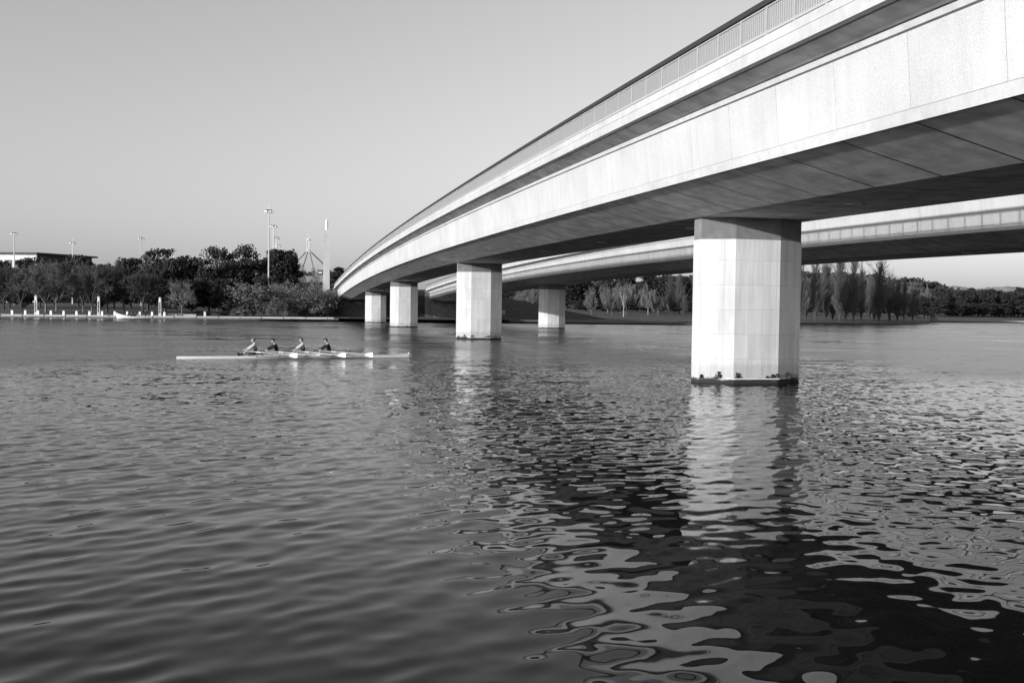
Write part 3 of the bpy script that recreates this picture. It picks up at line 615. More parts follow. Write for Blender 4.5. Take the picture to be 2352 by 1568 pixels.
# the wooded hills read as one mass
def hill_wood(name, v, f, n_, label, size, seed):
    rg = np.random.default_rng(seed); P = []
    bv = BVHTree.FromPolygons([Vector(q) for q in v], f); xs = [q[0] for q in v]; ys = [q[1] for q in v]
    while len(P) < n_:
        x = rg.uniform(min(xs), max(xs)); y = rg.uniform(min(ys), (min(ys) + max(ys)) / 2 + 40); h = bv.ray_cast(Vector((x, y, 500)), Vector((0, 0, -1)))
        if h[0]: P.append((x, y, h[0].z))
    P = np.array(P); R = rg.uniform(.6, 1.3, len(P)) * size; per = 26
    q = rg.normal(size=(len(P), per, 3)); q /= np.linalg.norm(q, axis=2, keepdims=True); Q = P[:, None, :] + q * R[:, None, None] * np.array([1, 1, .9]) + np.array([0, 0, size * .6])
    V, Fq = cards(Q.reshape(-1, 3), size * .5, rg); o = np_mesh(name, V, Fq, M_LEAF); struct(o, 'stuff', label)
hill_wood('hillside_wood', [tuple(v.co) for v in hw.data.vertices], [tuple(p.vertices) for p in hw.data.polygons], 1500, 'distant trees covering the wooded hill', 7.0, 5)
hill_wood('capital_wood', hv, hf, 500, 'distant trees around the flag mast hill', 6.0, 6)

# ---------------------------------------------------------------- quay and its furniture
quay = empty('quay_wall', (-60, 250, 0), 0, 'long low stone quay wall with jointed coping along the left shore', 'wall')
def wall_run(parent, P, step, gap, z0, z1, depth, name, m, body, back=0.0):
    org = parent.location
    for a, b in zip(P[:-1], P[1:]):
        a, b = Vector((*a, 0)), Vector((*b, 0)); d = (b - a); L = d.length; d.normalize(); nn = Vector((-d.y, d.x, 0)); n_ = max(1, round(L / step))
        for k in range(n_):
            p = a + d * (L * k / n_ + gap / 2) - org; q = a + d * (L * (k + 1) / n_ - gap / 2) - org; j = rnd.uniform(-.015, .015)
            f = nn * (-.12 + back); g = nn * (depth + back)
            MB().hexa([(*(v.xy), z0 + j) for v in (p + f, q + f, q + g, p + g)] + [(*(v.xy), z1 + j) for v in (p + f, q + f, q + g, p + g)]).build(name, m, parent)
        if body:
            p = a - org; q = b - org; f = nn * 0.0; g = nn * depth
            MB().hexa([(*(v.xy), -1.2) for v in (p + f, q + f, q + g, p + g)] + [(*(v.xy), z0 - .005) for v in (p + f, q + f, q + g, p + g)]).build('wall_body', body, parent)
QP = [(-160, 227.6), (-119.6, 233), (-102, 239), (-83.4, 246), (-63.9, 254), (-37.3, 262), (-15.3, 267), (7.5, 268)]
wall_run(quay, QP, 5.1, .22, .30, .72, 1.5, 'coping_block', M_QUAY, M_OLD)
rq = empty('shore_wall', (80, 330, 0), 0, 'dark low stone wall edging the right bank under the poplars', 'wall')
wall_run(rq, [(7.7, 268.2), (27.7, 283), (53.6, 304), (92.8, 326), (128, 362), (163, 400), (178, 425)], 6.0, .08, .28, .62, .6, 'coping_block', M_OLD, M_DBARK)
def quay_pt(px, back):                   # point on the quay top seen in column px, some metres behind its front edge
    d = ray(px, 720)
    for a, b in zip(QP[:-1], QP[1:]):
        a, b = Vector(a), Vector(b); e = b - a; den = d.x * e.y - d.y * e.x
        if abs(den) < 1e-9: continue
        t = (a.x * e.y - a.y * e.x) / den; u = (a.x * d.y - a.y * d.x) / den
        if 0 <= u <= 1: return Vector((d.x * t, d.y * t + back, .70))
    return Vector((d.x * 240, 240 + back, .70))
bol = None
for i, px in enumerate([24.5, 55, 84.5, 114, 143.5, 173, 203, 232, 261, 290, 318.5, 347, 375.5]):
    p = quay_pt(px, .7); e = empty('bollard', p, 0.1, 'short white square bollard on the quay edge, %s from the left' % ORD[i], 'bollard', 'white bollards along the quay')
    if bol is None:
        a = MB().loft([[(w * x, w * y, z) for x, y in ((-1, -1), (1, -1), (1, 1), (-1, 1))] for w, z in ((.22, 0), (.22, .86), (.19, .90))]).build('shaft', M_WHITE, e)
        c = MB().loft([[(w * x, w * y, z) for x, y in ((-1, -1), (1, -1), (1, 1), (-1, 1))] for w, z in ((.17, .90), (.21, .93), (.20, 1.0), (.12, 1.03))]).build('cap', M_LIGHTGREY, e); bol = (a.data, c.data)
    else: share('shaft', bol[0], e); share('cap', bol[1], e)
lan = None
for i, px in enumerate((77.5, 222.5, 364)):
    p = quay_pt(px, 1.0); e = empty('lantern_stand', p, 0.15, '%s tall pale twin-post lantern stand on the quay' % ['leftmost', 'middle', 'rightmost'][i], 'lantern', 'lantern stands on the quay')
    def L4(w0, d0, z0, w1, d1, z1): return MB().loft([[(w * x, d * y, z) for x, y in ((-1, -1), (1, -1), (1, 1), (-1, 1))] for w, d, z in ((w0, d0, z0), (w1, d1, z1))])
    if lan is None:
        parts = []
        parts.append(('base', L4(.34, .3, 0, .26, .24, .62).build('base', M_LIGHTGREY, e)))
        for s in (-1, 1): parts.append(('post', MB().box(s * .22 - .075, s * .22 + .075, -.08, .08, .62, 4.25).build('post', M_LIGHTGREY, e)))
        for zz in (1.5, 2.7): parts.append(('crossbar', MB().box(-.145, .145, -.04, .04, zz, zz + .06).build('crossbar', M_LIGHTGREY, e)))
        parts.append(('lamp_box', MB().box(-.145, .145, -.12, .12, 3.35, 4.2).build('lamp_box', M_LAMP, e)))
        parts.append(('roof', MB().loft([[(w * x, w * y, z) for x, y in ((-1, -1), (1, -1), (1, 1), (-1, 1))] for w, z in ((.33, 4.25), (.33, 4.31), (.05, 4.62))]).build('roof', M_LIGHTGREY, e)))
        lan = [(n_, o.data) for n_, o in parts]
    else:
        for n_, me in lan: share(n_, me, e)
pA = quay_pt(380, 2.2); pB = quay_pt(444, 2.2); lw = empty('low_wall', pA, 0, 'low pale wall of three blocks behind the quay edge', 'wall'); dv = (pB - pA)
for k in range(3):
    a = dv * (k / 3 + .006); b = dv * ((k + 1) / 3 - .006); g = Vector((0, .5, 0))
    MB().hexa([tuple(v) for v in (a, b, b + g, a + g)] + [tuple(v + Vector((0, 0, .48))) for v in (a, b, b + g, a + g)]).build('block', M_QUAY, lw)
e = empty('stone_pillar', quay_pt(468, 1.0), 0, 'lone square stone pillar on the quay right of the low wall', 'pillar')
MB().box(-.24, .24, -.24, .24, 0, 1.05).build('shaft', M_QUAY, e); MB().box(-.28, .28, -.28, .28, 1.053, 1.15).build('cap', M_QUAY, e)
path = [quay_pt(px, 1.5 + 8) for px in (-120, 0, 150, 300, 450, 600)]
def ribbon(name, pts, w, m, label, dz=.06):
    v = []; f = []
    for p in pts:
        for k in (0, 1): q = p + Vector((0, w * k, 0)); v.append((q.x, q.y, ground_z(q.x, q.y) + dz))
    for i in range(len(pts) - 1): f.append((2*i, 2*i+2, 2*i+3, 2*i+1))
    return struct(mesh_obj(name, v, f, m), label=label)
ribbon('promenade', [quay_pt(px, 1.3) for px in range(-160, 1180, 20)], 5.0, M_PATH, 'pale paved promenade along the quay', .05)
ribbon('park_path', [quay_pt(px, 30) for px in range(-160, 700, 20)], 5.0, M_PATH, 'paved path across the left lawn', .10)
for i, (px, bk) in enumerate([(430, 3.5), (445, 4), (455, 3.2), (480, 3.5), (500, 3), (520, 4), (545, 3.5), (560, 5), (700, 5), (735, 5)]):
    p = quay_pt(px, bk); e = plant('shrub%d' % (i % 2), px, p.y / 1.1 + 1, 715.5 - (i % 3) * 1.5, 18 + 4 * (i % 3), 'low dark shrub on the bank behind the quay, %s from the left' % ORD[i], 'shrubs behind the quay')

# ---------------------------------------------------------------- light masts, pylon, flag mast, buildings
mast = None
for i, (px, top, Y) in enumerate([(33, 536, 376), (166.5, 557, 420), (324.5, 547, 400), (399, 574, 470), (616.5, 484, 290), (627.5, 519, 335), (634.3, 546, 385), (638, 564, 432)]):
    p = at(px, 700, Y); z = ground_z(p.x, Y); H = at(px, top, Y).z - z
    e = empty('light_mast', (p.x, Y, z), 0.3 * i, ('high light mast above the left lawn trees, %s from the left' if i < 4 else 'high light mast in the row left of the pylon, %s from the left') % ORD[i % 4], 'light mast', 'high light masts')
    e.scale = (1, 1, H / 27.0)
    if mast is None:
        parts = [('pole', MB().tube([(0, 0, -.3), (0, 0, 27.3)], [.28, .15], 8).build('pole', M_STEEL, e)), ('spire', MB().tube([(0, 0, 27.3), (0, 0, 29.0)], [.06, .02], 6).build('spire', M_STEEL, e)),
                 ('ring', MB().tube([(.95 * math.cos(a), .95 * math.sin(a), 27.15) for a in [2*math.pi*k/16 for k in range(17)]], .07, 6).tube([(-.95, 0, 27.15), (.95, 0, 27.15)], .07, 6).tube([(0, -.95, 27.15), (0, .95, 27.15)], .07, 6).build('ring', M_BLACK, e))]
        for k in range(6):
            a = 2 * math.pi * k / 6; c = Vector((1.05 * math.cos(a), 1.05 * math.sin(a), 26.75))
            parts.append(('lamp_head', MB().loft([[(c.x + r * math.cos(b), c.y + r * math.sin(b), c.z + z) for b in [2*math.pi*j/10 for j in range(10)]] for r, z in ((.12, -.30), (.26, -.2), (.28, 0), (.18, .24), (.06, .3))]).build('lamp_head', M_LAMP, e)))
        mast = [(n_, o.data) for n_, o in parts]
    else:
        for n_, me in mast: share(n_, me, e)
p = at(749, 700, 310); zb = ground_z(p.x, 310); py_ = empty('pylon', (p.x, 310, zb), .19, 'tall plain white concrete pylon with a narrower cap beside the bridge end', 'pylon')
zt = at(749, 528, 310).z - zb; zc = at(749, 506, 310).z - zb
MB().loft([[(w * x, w * y, z) for x, y in ((-1, -1), (1, -1), (1, 1), (-1, 1))] for w, z in ((1.04, -.5), (.90, zt - .1), (.84, zt))]).build('shaft', M_CON, py_)
MB().loft([[(w * math.cos(a), w * math.sin(a), z) for a in [2*math.pi*k/14 for k in range(14)]] for w, z in ((.44, zt + .005), (.44, zc - .5), (.38, zc - .1), (.1, zc), (.06, zc + .4))]).build('cap', M_WHITE, py_)
M_MAST = mat('dull_mast_steel', 0.10, 0.5); YF = 1930; P0 = lambda px, py, Y=YF: at(px, py, Y)
base = P0(709, 634); fm = empty('flag_mast', base, 0, 'four-legged steel flag mast on the hill left of the pylon', 'mast'); rel = lambda v: tuple(v - base)
for (a, b) in (((702.5, 579), (646, 622)), ((707, 579), (694, 630)), ((711.5, 579), (731, 630)), ((714.5, 579), (765, 622))):
    A, B = P0(*a), P0(*b); B.y += 25 if b[0] in (646, 765) else -25; B.z -= 8; MB().tube([rel(A), rel(B)], [1.1, 1.2], 6).build('leg', M_MAST, fm)
for px in (705.6, 709, 712.4): MB().tube([rel(P0(px, 580)), rel(P0(px, 546))], .85, 6).build('mast_tube', M_STEEL, fm)
for y in (551, 574): c = P0(709, y); MB().loft([[(c.x - base.x + r * math.cos(a), r * math.sin(a), c.z - base.z + z) for a in [2*math.pi*k/12 for k in range(12)]] for r, z in ((3.8, -.6), (3.8, .6))]).build('collar', M_STEEL, fm)
MB().tube([rel(P0(709, 546)), rel(P0(709, 524))], [.5, .15], 6).build('flag_pole', M_STEEL, fm)
for sx in (-1, 1): MB().tube([rel(P0(709 + sx * 3, 548)), rel(P0(709 + sx * 5, 544))], .5, 6).build('top_bracket', M_STEEL, fm)
pc = P0(722, 640, 1560); pb = empty('hilltop_building', pc, 0, 'low pale building with a dark window band under the flag mast', 'building')
def bx(name, x0, x1, y0, y1, m, dep=20, dy=0): a = P0(x0, y1, 1560) - pc; b = P0(x1, y0, 1560) - pc; MB().box(a.x, b.x, dy, dep, a.z, b.z).build(name, m, pb)
bx('wing', 690, 722, 634, 648, M_OLD); bx('centre_block', 722.3, 729, 625, 648, M_OLD); bx('window_block', 729.3, 742, 620, 632, M_DARK); bx('terrace', 729.3, 747, 632.4, 648, M_OLD, dy=-4)
for k in range(3): bx('window', 732 + k * 2.6, 733.6 + k * 2.6, 624, 628, M_LAMP, .4, -.4)
# long flat-roofed building above the left trees
pc = at(84, 701, 440); lb = empty('flat_roofed_building', (pc.x, pc.y, 2), 0, 'long flat dark-roofed pale building above the trees at far left', 'building')
zt = at(84, 580, 440).z - 2; th = (at(84, 580, 440) - at(84, 584, 440)).z; u1 = Vector((-1, .08, 0)).normalized(); u2 = Vector((.42, .9, 0)).normalized()
def slab(name, o1, l1, o2, l2, z0, z1, m):
    q = [u1 * a + u2 * b for a, b in ((o1, o2), (l1, o2), (l1, l2), (o1, l2))]; MB().hexa([(*(v.xy), z0) for v in q[::-1]] + [(*(v.xy), z1) for v in q[::-1]]).build(name, m, lb)
slab('roof', -1.5, 60, -1.5, 32, zt - th, zt, M_DARK); slab('wall', 0, 58, 0, 30, -1, zt - th - .01, M_LIGHTGREY); slab('side_wall', -.3, -.01, .3, 30, -1, zt - th - .02, M_DBARK)
for k in range(12): slab('window', 2 + k * 4.6, 5.6 + k * 4.6, -.12, -.005, zt - th - 6, zt - th - 2.6, M_BLACK)
# retaining wall between the two bridge ends
rw = empty('retaining_wall', BP(151, -13, 0.5 + KV * 151 ** 2), math.atan2(BU.y, BU.x), 'dark retaining wall with a pale parapet between the two bridge ends', 'wall')
MB().box(-.6, 1.0, -5.9, 5.9, 0, 7.3).build('wall_body', M_OLD, rw); MB().box(-.9, -.605, -5.9, 5.9, 6.6, 7.9).build('parapet', M_CON, rw)
for k in range(9): MB().tube([(-.75, -5.6 + 1.4 * k, 7.9), (-.75, -5.6 + 1.4 * k, 8.9)], .04, 6).build('rail_post', M_STEEL, rw)
MB().tube([(-.75, -5.9, 8.9), (-.75, 5.9, 8.9)], .05, 6).build('hand_rail', M_STEEL, rw)
# pale edge of the beach at the far right
a = at(2306, 740, 598); be = empty('beach_edge', (a.x, a.y, 0.5), .2, 'bright low stone beach edge at the far right shore', 'wall')
for k in range(8): MB().box(k * 7.0, k * 7.0 + 6.9, 0, 2, -.6, .55).build('block', M_WHITE, be)

# ---------------------------------------------------------------- people
M_SKIN = mat('skin', 0.32, 0.6, .06, 8); M_BLK = mat('black_cloth', 0.016, 0.9, .3, 9); M_WSLV = mat('pale_cloth', 0.40, 0.9, .1, 9); M_GREYC = mat('grey_cloth', 0.06, 0.9, .2, 9); M_HAIR = mat('dark_hair', 0.035, 0.7, .3, 20); M_FAIR = mat('fair_hair', 0.12, 0.7, .3, 20)
def person(name, J, E, radii, paint, head, label, group, mw, mats, hair, cap=None, bun=False, fingers=True):
    """J joints, E edges, radii per joint; paint(i_joint) -> slot. One skinned body, head and fingers in the same mesh."""
    names = list(J); me = bpy.data.meshes.new(name); me.from_pydata([J[k] for k in names], [], [(names.index(a), names.index(b)) for a, b in E])
    o = bpy.data.objects.new(name, me); C.objects.link(o); m = o.modifiers.new('skin', 'SKIN'); m.use_smooth_shade = True; o.modifiers.new('sub', 'SUBSURF').render_levels = 1; o.modifiers['sub'].levels = 1
    for i, k in enumerate(names):
        r = radii[k]; me.skin_vertices[0].data[i].radius = r if isinstance(r, tuple) else (r, r); me.skin_vertices[0].data[i].use_root = k == 'pelvis'
    dg = bpy.context.evaluated_depsgraph_get(); dg.update(); ev = o.evaluated_get(dg); tm = bpy.data.meshes.new_from_object(ev)
    V = [Vector(v.co) for v in tm.vertices]; F_ = [tuple(p.vertices) for p in tm.polygons]; bpy.data.objects.remove(o)
    jn = [(Vector(J[k]), k) for k in names]
    slots = [paint(min(jn, key=lambda q: (q[0] - sum((V[i] for i in f), Vector()) / len(f)).length)[1]) for f in F_]
    # head: skull with brow, nose, chin and ears, facing -x
    hc = Vector(head); b = len(V); nu, nv = 12, 9
    for j in range(nv):
        ph = math.pi * j / (nv - 1)
        for i in range(nu):
            th = 2 * math.pi * i / nu; x = -math.cos(th) * math.sin(ph); y = math.sin(th) * math.sin(ph); z = math.cos(ph)
            r = Vector((x * .098, y * .076, z * .122))
            if z < -.1: r.x *= 1.0 - .25 * (-z) if x > 0 else 1.0 - .12 * (-z); r.y *= 1 - .3 * (-z)
            if i == 0 and j == 5: r.x -= .026                # nose
            if i in (3, 9) and j in (4, 5): r.y *= 1.22      # ears
            if i in (1, 11) and j == 4: r.x += .010          # eye sockets
            V.append(hc + r)
    for j in range(nv - 1):
        for i in range(nu): F_.append((b + j*nu + i, b + j*nu + (i+1) % nu, b + (j+1)*nu + (i+1) % nu, b + (j+1)*nu + i)); slots.append(0)
    if fingers:
        for sd in ('l', 'r'):
            h = Vector(J['hand_' + sd]); s = 1 if sd == 'l' else -1; t = MB()
            for k, Lf in enumerate((.8, .95, 1.0, .9)):
                y = s * (.03 - .021 * k); a = h + Vector((-.02, y, .015)); t.tube([a, a + Vector((-.045 * Lf, 0, .004)), a + Vector((-.06 * Lf, 0, -.03)), a + Vector((-.03 * Lf, 0, -.045))], [.010, .0095, .009, .007], 5)
            a = h + Vector((.0, s * -.035, -.005)); t.tube([a, a + Vector((-.03, s * -.012, -.025)), a + Vector((-.05, s * .004, -.035))], [.011, .010, .008], 5)
            b = len(V); V += [Vector(v) for v in t.v]; F_ += [tuple(i + b for i in f) for f in t.f]; slots += [0] * len(t.f)
    body = mesh_obj(name, V, F_, None, None, True)
    for mm_ in mats: body.data.materials.append(mm_)
    body.data.polygons.foreach_set('material_index', slots)
    body.matrix_world = mw; tag(body, label, 'person', group)
    def dome(zc, rx, ry, rz, m, nm, back=0.0, lo=.0):
        q = MB(); q.loft([[(hc.x + back + rx * math.sin(p) * math.cos(a), hc.y + ry * math.sin(p) * math.sin(a), hc.z + zc + rz * math.cos(p)) for a in [2*math.pi*k/12 for k in range(12)]] for p in (.05, .5, .9, 1.25, 1.5 + lo)][::-1]); return q
    if cap:
        q = dome(.028, .108, .088, .105, cap, 'cap'); c0 = Vector((hc.x - .09, hc.y, hc.z + .045))
        q.hexa([tuple(c0 + Vector(v)) for v in ((-.10, -.055, -.022), (-.10, .055, -.022), (.03, .07, -.006), (.03, -.07, -.006), (-.10, -.055, -.012), (-.10, .055, -.012), (.03, .07, .006), (.03, -.07, .006))]); q.build('cap', cap, body, True)
        dome(-.02, .100, .084, .10, hair, 'hair', .014, .25).build('hair', hair, body, True)
    else:
        q = dome(.008, .106, .086, .126, hair, 'hair', .016, .3)
        if bun: q.loft([[(hc.x + .10 + .05 * math.sin(p) * math.cos(a), hc.y + .05 * math.sin(p) * math.sin(a), hc.z + .10 + .055 * math.cos(p)) for a in [2*math.pi*k/8 for k in range(8)]] for p in (.05, .8, 1.6, 2.4, 3.1)][::-1])
        q.build('hair', hair, body, True)
    return body
def rower_pose(lean, reach, drop=0.0):
    c, s = math.cos(lean), math.sin(lean)
    sp = lambda L, y=0: (-L * s, y, .30 + L * c)
    sh = Vector(sp(.50)); J = {'pelvis': (0, 0, .30), 'waist': sp(.2), 'chest': sp(.38), 'neck': sp(.56), 'headb': tuple(Vector(sp(.62)) + Vector((-.03, 0, 0)))}
    for sd, y in (('l', 1), ('r', -1)):
        J['sh_' + sd] = (sh.x, y * .17, sh.z - .01); hand = Vector((-reach, y * .20, .43 + drop)); J['hand_' + sd] = tuple(hand); el = (Vector(J['sh_' + sd]) + hand) / 2 + Vector((.02, y * .06, -.05)); J['el_' + sd] = tuple(el)
        J['wr_' + sd] = tuple(hand.lerp(el, .22)); J['hip_' + sd] = (-.03, y * .10, .27); J['kn_' + sd] = (-.46, y * .13, .42); J['an_' + sd] = (-.82, y * .10, .20); J['toe_' + sd] = (-.95, y * .10, .28)
    E = [('pelvis', 'waist'), ('waist', 'chest'), ('chest', 'neck'), ('neck', 'headb')]
    for sd in 'lr': E += [('chest', 'sh_' + sd), ('sh_' + sd, 'el_' + sd), ('el_' + sd, 'wr_' + sd), ('wr_' + sd, 'hand_' + sd), ('pelvis', 'hip_' + sd), ('hip_' + sd, 'kn_' + sd), ('kn_' + sd, 'an_' + sd), ('an_' + sd, 'toe_' + sd)]
    R = {'pelvis': (.17, .15), 'waist': (.16, .14), 'chest': (.19, .15), 'neck': .065, 'headb': .05}
    for sd in 'lr': R.update({'sh_' + sd: .082, 'el_' + sd: .06, 'wr_' + sd: .03, 'hand_' + sd: .034, 'hip_' + sd: .092, 'kn_' + sd: .062, 'an_' + sd: .042, 'toe_' + sd: .036})
    hd = Vector(J['headb']) + Vector((-.035, 0, .115)); return J, E, R, tuple(hd)

# ---------------------------------------------------------------- rowing shell
stern = Vector((-18.47, 54.78, 0)); bow = Vector((-6.21, 60.33, 0)); bd = (bow - stern).normalized(); LB = (bow - stern).length; brz = math.atan2(bd.y, bd.x)
boat = empty('rowing_shell', stern, brz, 'long slim white racing shell carrying four rowers', 'boat')
def hull_ring(x):
    u = x / LB; w = .29 * max(.02, math.sin(math.pi * min(1, max(0, u))) ** .75); zs = .15 + .17 * math.exp(-((u - .52) / .20) ** 4) + (.10 * (u - .93) / .07 if u > .93 else 0); zb = -.10 * math.sin(math.pi * u) ** .5
    return [(x, w * c, zb + (zs - zb) * h) for c, h in ((1, 1), (.96, .55), (.6, .16), (0, 0), (-.6, .16), (-.96, .55), (-1, 1))], w, zs
HX = [LB * k / 40 for k in range(41)]; hr = [hull_ring(max(.02, min(LB - .02, x))) for x in HX]
hb = MB()
for r, w, zs in hr: hb.v += [tuple(p) for p in r]
for i in range(40):
    for k in range(6): a = i * 7 + k; hb.f.append((a, a + 1, a + 8, a + 7))
hb.build('hull', M_WHITE, boat, True)
def deck(x0, x1, nm, m, dz=.0):
    q = MB(); xs = [x0 + (x1 - x0) * k / 12 for k in range(13)]
    for x in xs: r, w, zs = hull_ring(max(.02, min(LB - .02, x))); q.v += [(x, w * .99, zs - .003 + dz), (x, 0, zs + .035 + dz), (x, -w * .99, zs - .003 + dz)]
    for i in range(12):
        for k in range(2): a = i * 3 + k; q.f.append((a, a + 3, a + 4, a + 1))
    q.build(nm, m, boat, True)
deck(0.05, LB * .30, 'canvas_deck', M_LIGHTGREY); deck(LB * .74, LB - .05, 'canvas_deck', M_LIGHTGREY)
MB().box(LB * .30, LB * .74, -.20, .20, .02, .06).build('cockpit_floor', M_BLACK, boat)
MB().loft([[(LB - .02 + .05 * math.sin(p) * math.cos(a), .05 * math.sin(p) * math.sin(a), .27 + .05 * math.cos(p)) for a in [2*math.pi*k/8 for k in range(8)]] for p in (.1, .9, 1.6, 2.3, 3.0)][::-1]).build('bow_ball', M_WHITE, boat, True)
def along(px):                           # station along the shell seen in a pixel column
    d = ray(px, 800); den = d.x * bd.y - d.y * bd.x; return (stern.x * d.y - stern.y * d.x) / den * 1.0 if False else (stern.y * d.x - stern.x * d.y) / (bd.x * d.y - bd.y * d.x)
shirts = [(M_GREYC, M_WSLV), (M_BLK, M_BLK), (M_BLK, M_WSLV), (M_BLK, M_BLK)]
desc = ['rower with a hair bun and pale sleeves in the stern seat', 'rower in black with a dark peaked cap, second from the stern', 'tallest rower with pale sleeves and dark vest, third from the stern', 'rower in black with a dark cap in the bow seat']
BMW = Matrix.Translation(stern) @ Matrix.Rotation(brz, 4, 'Z')
oar_me = {}
for i, px in enumerate((587, 638, 697, 758)):
    xs = along(px); lean = (.12, .34, .10, .30)[i]; reach = (.72, .84, .74, .80)[i]; J, E_, R_, hd = rower_pose(lean, reach)
    def paint(k, i=i):
        if k.startswith(('wr', 'hand')): return 0
        if k.startswith('el'): return 2
        if k.startswith('sh'): return 2 if i in (0, 2) else 1
        if k in ('headb',): return 0
        if k == 'neck': return 2 if i == 2 else 0
        if k.startswith(('hip', 'kn', 'an', 'toe')): return 3
        return 1
    person('person', J, E_, R_, paint, hd, desc[i], 'rowers in the shell', BMW @ Matrix.Translation((xs, 0, .02)), [M_SKIN, shirts[i][0], shirts[i][1], M_BLK], M_FAIR if i == 0 else M_HAIR, M_BLK if i in (1, 3) else None, i == 0)
    MB().box(xs - .14, xs + .14, -.14, .14, .19, .225).build('seat', M_BLACK, boat)
    MB().box(xs - 1.0, xs - .93, -.16, .16, .10, .36).build('foot_stretcher', M_BLACK, boat)
    for sd in (1, -1):
        pin = Vector((xs + .02, sd * .80, .40)); r, w, zs = hull_ring(xs)
        rg_ = MB(); rg_.tube([(xs - .45, sd * w * .97, zs - .02), tuple(pin + Vector((0, 0, -.06)))], .018, 6).tube([(xs + .42, sd * w * .97, zs - .02), tuple(pin + Vector((0, 0, -.06)))], .018, 6).tube([(xs, sd * w * .97, .10), tuple(pin + Vector((0, 0, -.07)))], .016, 6).tube([tuple(pin + Vector((0, 0, -.09))), tuple(pin + Vector((0, 0, .07)))], .028, 6); rg_.build('rigger', M_BLACK, boat)
        hand = Vector((xs - reach - .03, sd * .20, .45)); d = (pin - hand).normalized(); tip = pin + d * 1.95; d2 = Vector((d.x, d.y, 0)).normalized()
        oe = empty('oar', BMW @ hand, 0, 'white-bladed sculling oar on the %s side, held by the %s rower' % ('far' if sd > 0 else 'near', ['stern', 'second', 'third', 'bow'][i]), 'oar', 'oars of the shell'); oe.rotation_euler = (0, 0, brz)
        rv = lambda v: tuple(v - hand)
        MB().tube([rv(hand - d * .10), rv(hand + d * .14)], .024, 8).build('grip', M_BLACK, oe)
        MB().tube([rv(hand + d * .14), rv(pin), rv(tip)], [.021, .023, .018], 8).build('shaft', M_LIGHTGREY, oe); MB().tube([rv(pin - d * .13), rv(pin + d * .13)], .03, 8).build('collar', M_WHITE, oe)
        feather = i == 1
        for nm, l0, l1, m_ in (('blade_root', -.06, .21, M_LIGHTGREY), ('blade', .212, .42, M_WHITE)):
            up_ = Vector((0, 0, 1)) if not feather else Vector((-d2.y, d2.x, .12)); sdv = up_.cross(d2).normalized() * .012
            q = MB(); rings = []
            for l in (l0, (l0 + l1) / 2, l1): c = tip + d2 * l; hgt = .045 + .08 * min(1, (l + .06) / .2); rings.append([rv(c + up_ * (hgt - .03) + sdv), rv(c - up_ * (hgt + .03) + sdv), rv(c - up_ * (hgt + .03) - sdv), rv(c + up_ * (hgt - .03) - sdv)])
            q.loft(rings).build(nm, m_, oe)

# ---------------------------------------------------------------- white boat by the quay with its crew
A = on_plane(268, 732.2); B = on_plane(345, 732.8); wbd = (B - A).normalized(); WL = (B - A).length; wrz = math.atan2(wbd.y, wbd.x)
A = A + Vector((0, .0, 0))
wb = empty('crew_boat', A, wrz, 'white high-bowed open boat with a crew beside the quay', 'boat')
rings = []
for k in range(15):
    u = k / 14; x = WL * u; w = .95 * (math.sin(math.pi * min(1, u * .72 + .02)) ** .6); sh = .50 + .95 * (1 - u) ** 3.4; bx_ = x - .25 * (1 - u) ** 3; rings.append([(bx_, w, sh), (x, w * .85, .18), (x + .2 * (1 - u) ** 4, .02, -.2), (x, -w * .85, .18), (bx_, -w, sh)])
q = MB()
for r in rings: q.v += r
for i in range(14):
    for k in range(4): a = i * 5 + k; q.f.append((a, a + 1, a + 6, a + 5))
q.f.append((70, 71, 72, 73, 74)); q.build('hull', M_WHITE, wb, False)
MB().box(WL * .12, WL * .97, -.6, .6, .2, .24).build('floor', M_LIGHTGREY, wb)
for k in range(4): MB().box(WL * (.30 + .11 * k), WL * (.30 + .11 * k) + .22, -.8, .8, .46, .50).build('thwart', M_LIGHTGREY, wb)
WMW = Matrix.Translation(A) @ Matrix.Rotation(wrz, 4, 'Z')
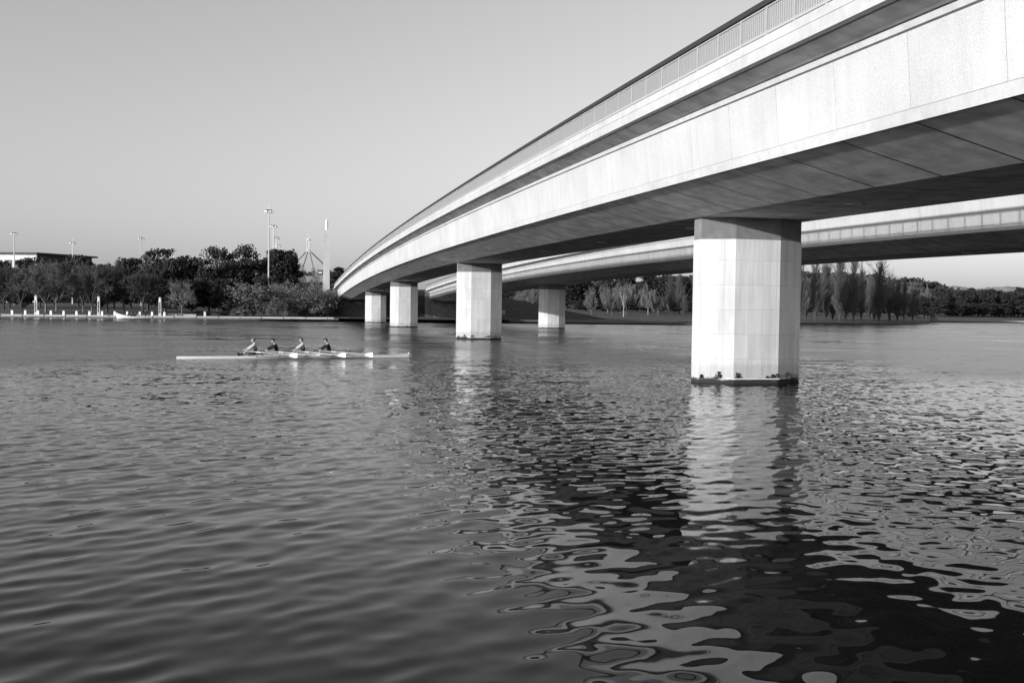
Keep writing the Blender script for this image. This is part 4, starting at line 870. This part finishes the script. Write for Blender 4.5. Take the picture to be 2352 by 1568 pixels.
for i in range(4):
    J, E_, R_, hd = rower_pose(-.15 + .3 * (i % 2), .7); R_ = {k: (tuple(c * 1.25 for c in v) if isinstance(v, tuple) else v * 1.25) for k, v in R_.items()}; cl = (M_BLK, M_GREYC, M_BLK, M_WSLV)[i]
    pm = lambda k: 0 if k.startswith(('hand', 'headb', 'neck')) else 1
    person('person', J, E_, R_, pm, hd, ['seated crew member in black nearest the high bow', 'second seated crew member in grey from the high bow', 'third seated crew member in black from the high bow', 'seated crew member in white before the standing steersman'][i], 'crew of the white boat', WMW @ Matrix.Translation((WL * (.34 + .11 * i), .25 - .5 * (i % 2), .36)), [M_SKIN, cl], M_HAIR, None, False, False)
J = {'pelvis': (0, 0, .92), 'waist': (0, 0, 1.1), 'chest': (-.02, 0, 1.3), 'neck': (-.03, 0, 1.48), 'headb': (-.05, 0, 1.55)}; E_ = [('pelvis', 'waist'), ('waist', 'chest'), ('chest', 'neck'), ('neck', 'headb')]; R_ = {'pelvis': (.16, .12), 'waist': (.14, .11), 'chest': (.18, .13), 'neck': .06, 'headb': .05}
for sd, y in (('l', 1), ('r', -1)):
    J.update({'sh_' + sd: (-.02, y * .19, 1.40), 'el_' + sd: (.06, y * .26, 1.14), 'wr_' + sd: (-.12, y * .22, .96), 'hand_' + sd: (-.18, y * .20, .94), 'hip_' + sd: (0, y * .1, .88), 'kn_' + sd: (-.03, y * .12, .48), 'an_' + sd: (.02, y * .13, .08), 'toe_' + sd: (-.13, y * .15, .03)})
    E_ += [('chest', 'sh_' + sd), ('sh_' + sd, 'el_' + sd), ('el_' + sd, 'wr_' + sd), ('wr_' + sd, 'hand_' + sd), ('pelvis', 'hip_' + sd), ('hip_' + sd, 'kn_' + sd), ('kn_' + sd, 'an_' + sd), ('an_' + sd, 'toe_' + sd)]
    R_.update({'sh_' + sd: .07, 'el_' + sd: .055, 'wr_' + sd: .035, 'hand_' + sd: .038, 'hip_' + sd: .1, 'kn_' + sd: .07, 'an_' + sd: .045, 'toe_' + sd: .04})
R_ = {k: (tuple(c * 1.4 for c in v) if isinstance(v, tuple) else v * (1.3 if k != 'neck' else 1)) for k, v in R_.items()}
person('person', J, E_, R_, lambda k: 0 if k.startswith(('hand', 'headb')) else 1, (-.06, 0, 1.66), 'steersman in black standing at the stern of the white boat', 'crew of the white boat', WMW @ Matrix.Translation((WL * .86, 0, .24)), [M_SKIN, M_BLK], M_HAIR, None, False, True)
MB().tube([(WL * .84, .2, 1.12), (WL * .99, .35, .66), (WL + 2.6, .9, -.1)], .035, 6).build('steering_oar', M_LIGHTGREY, wb)
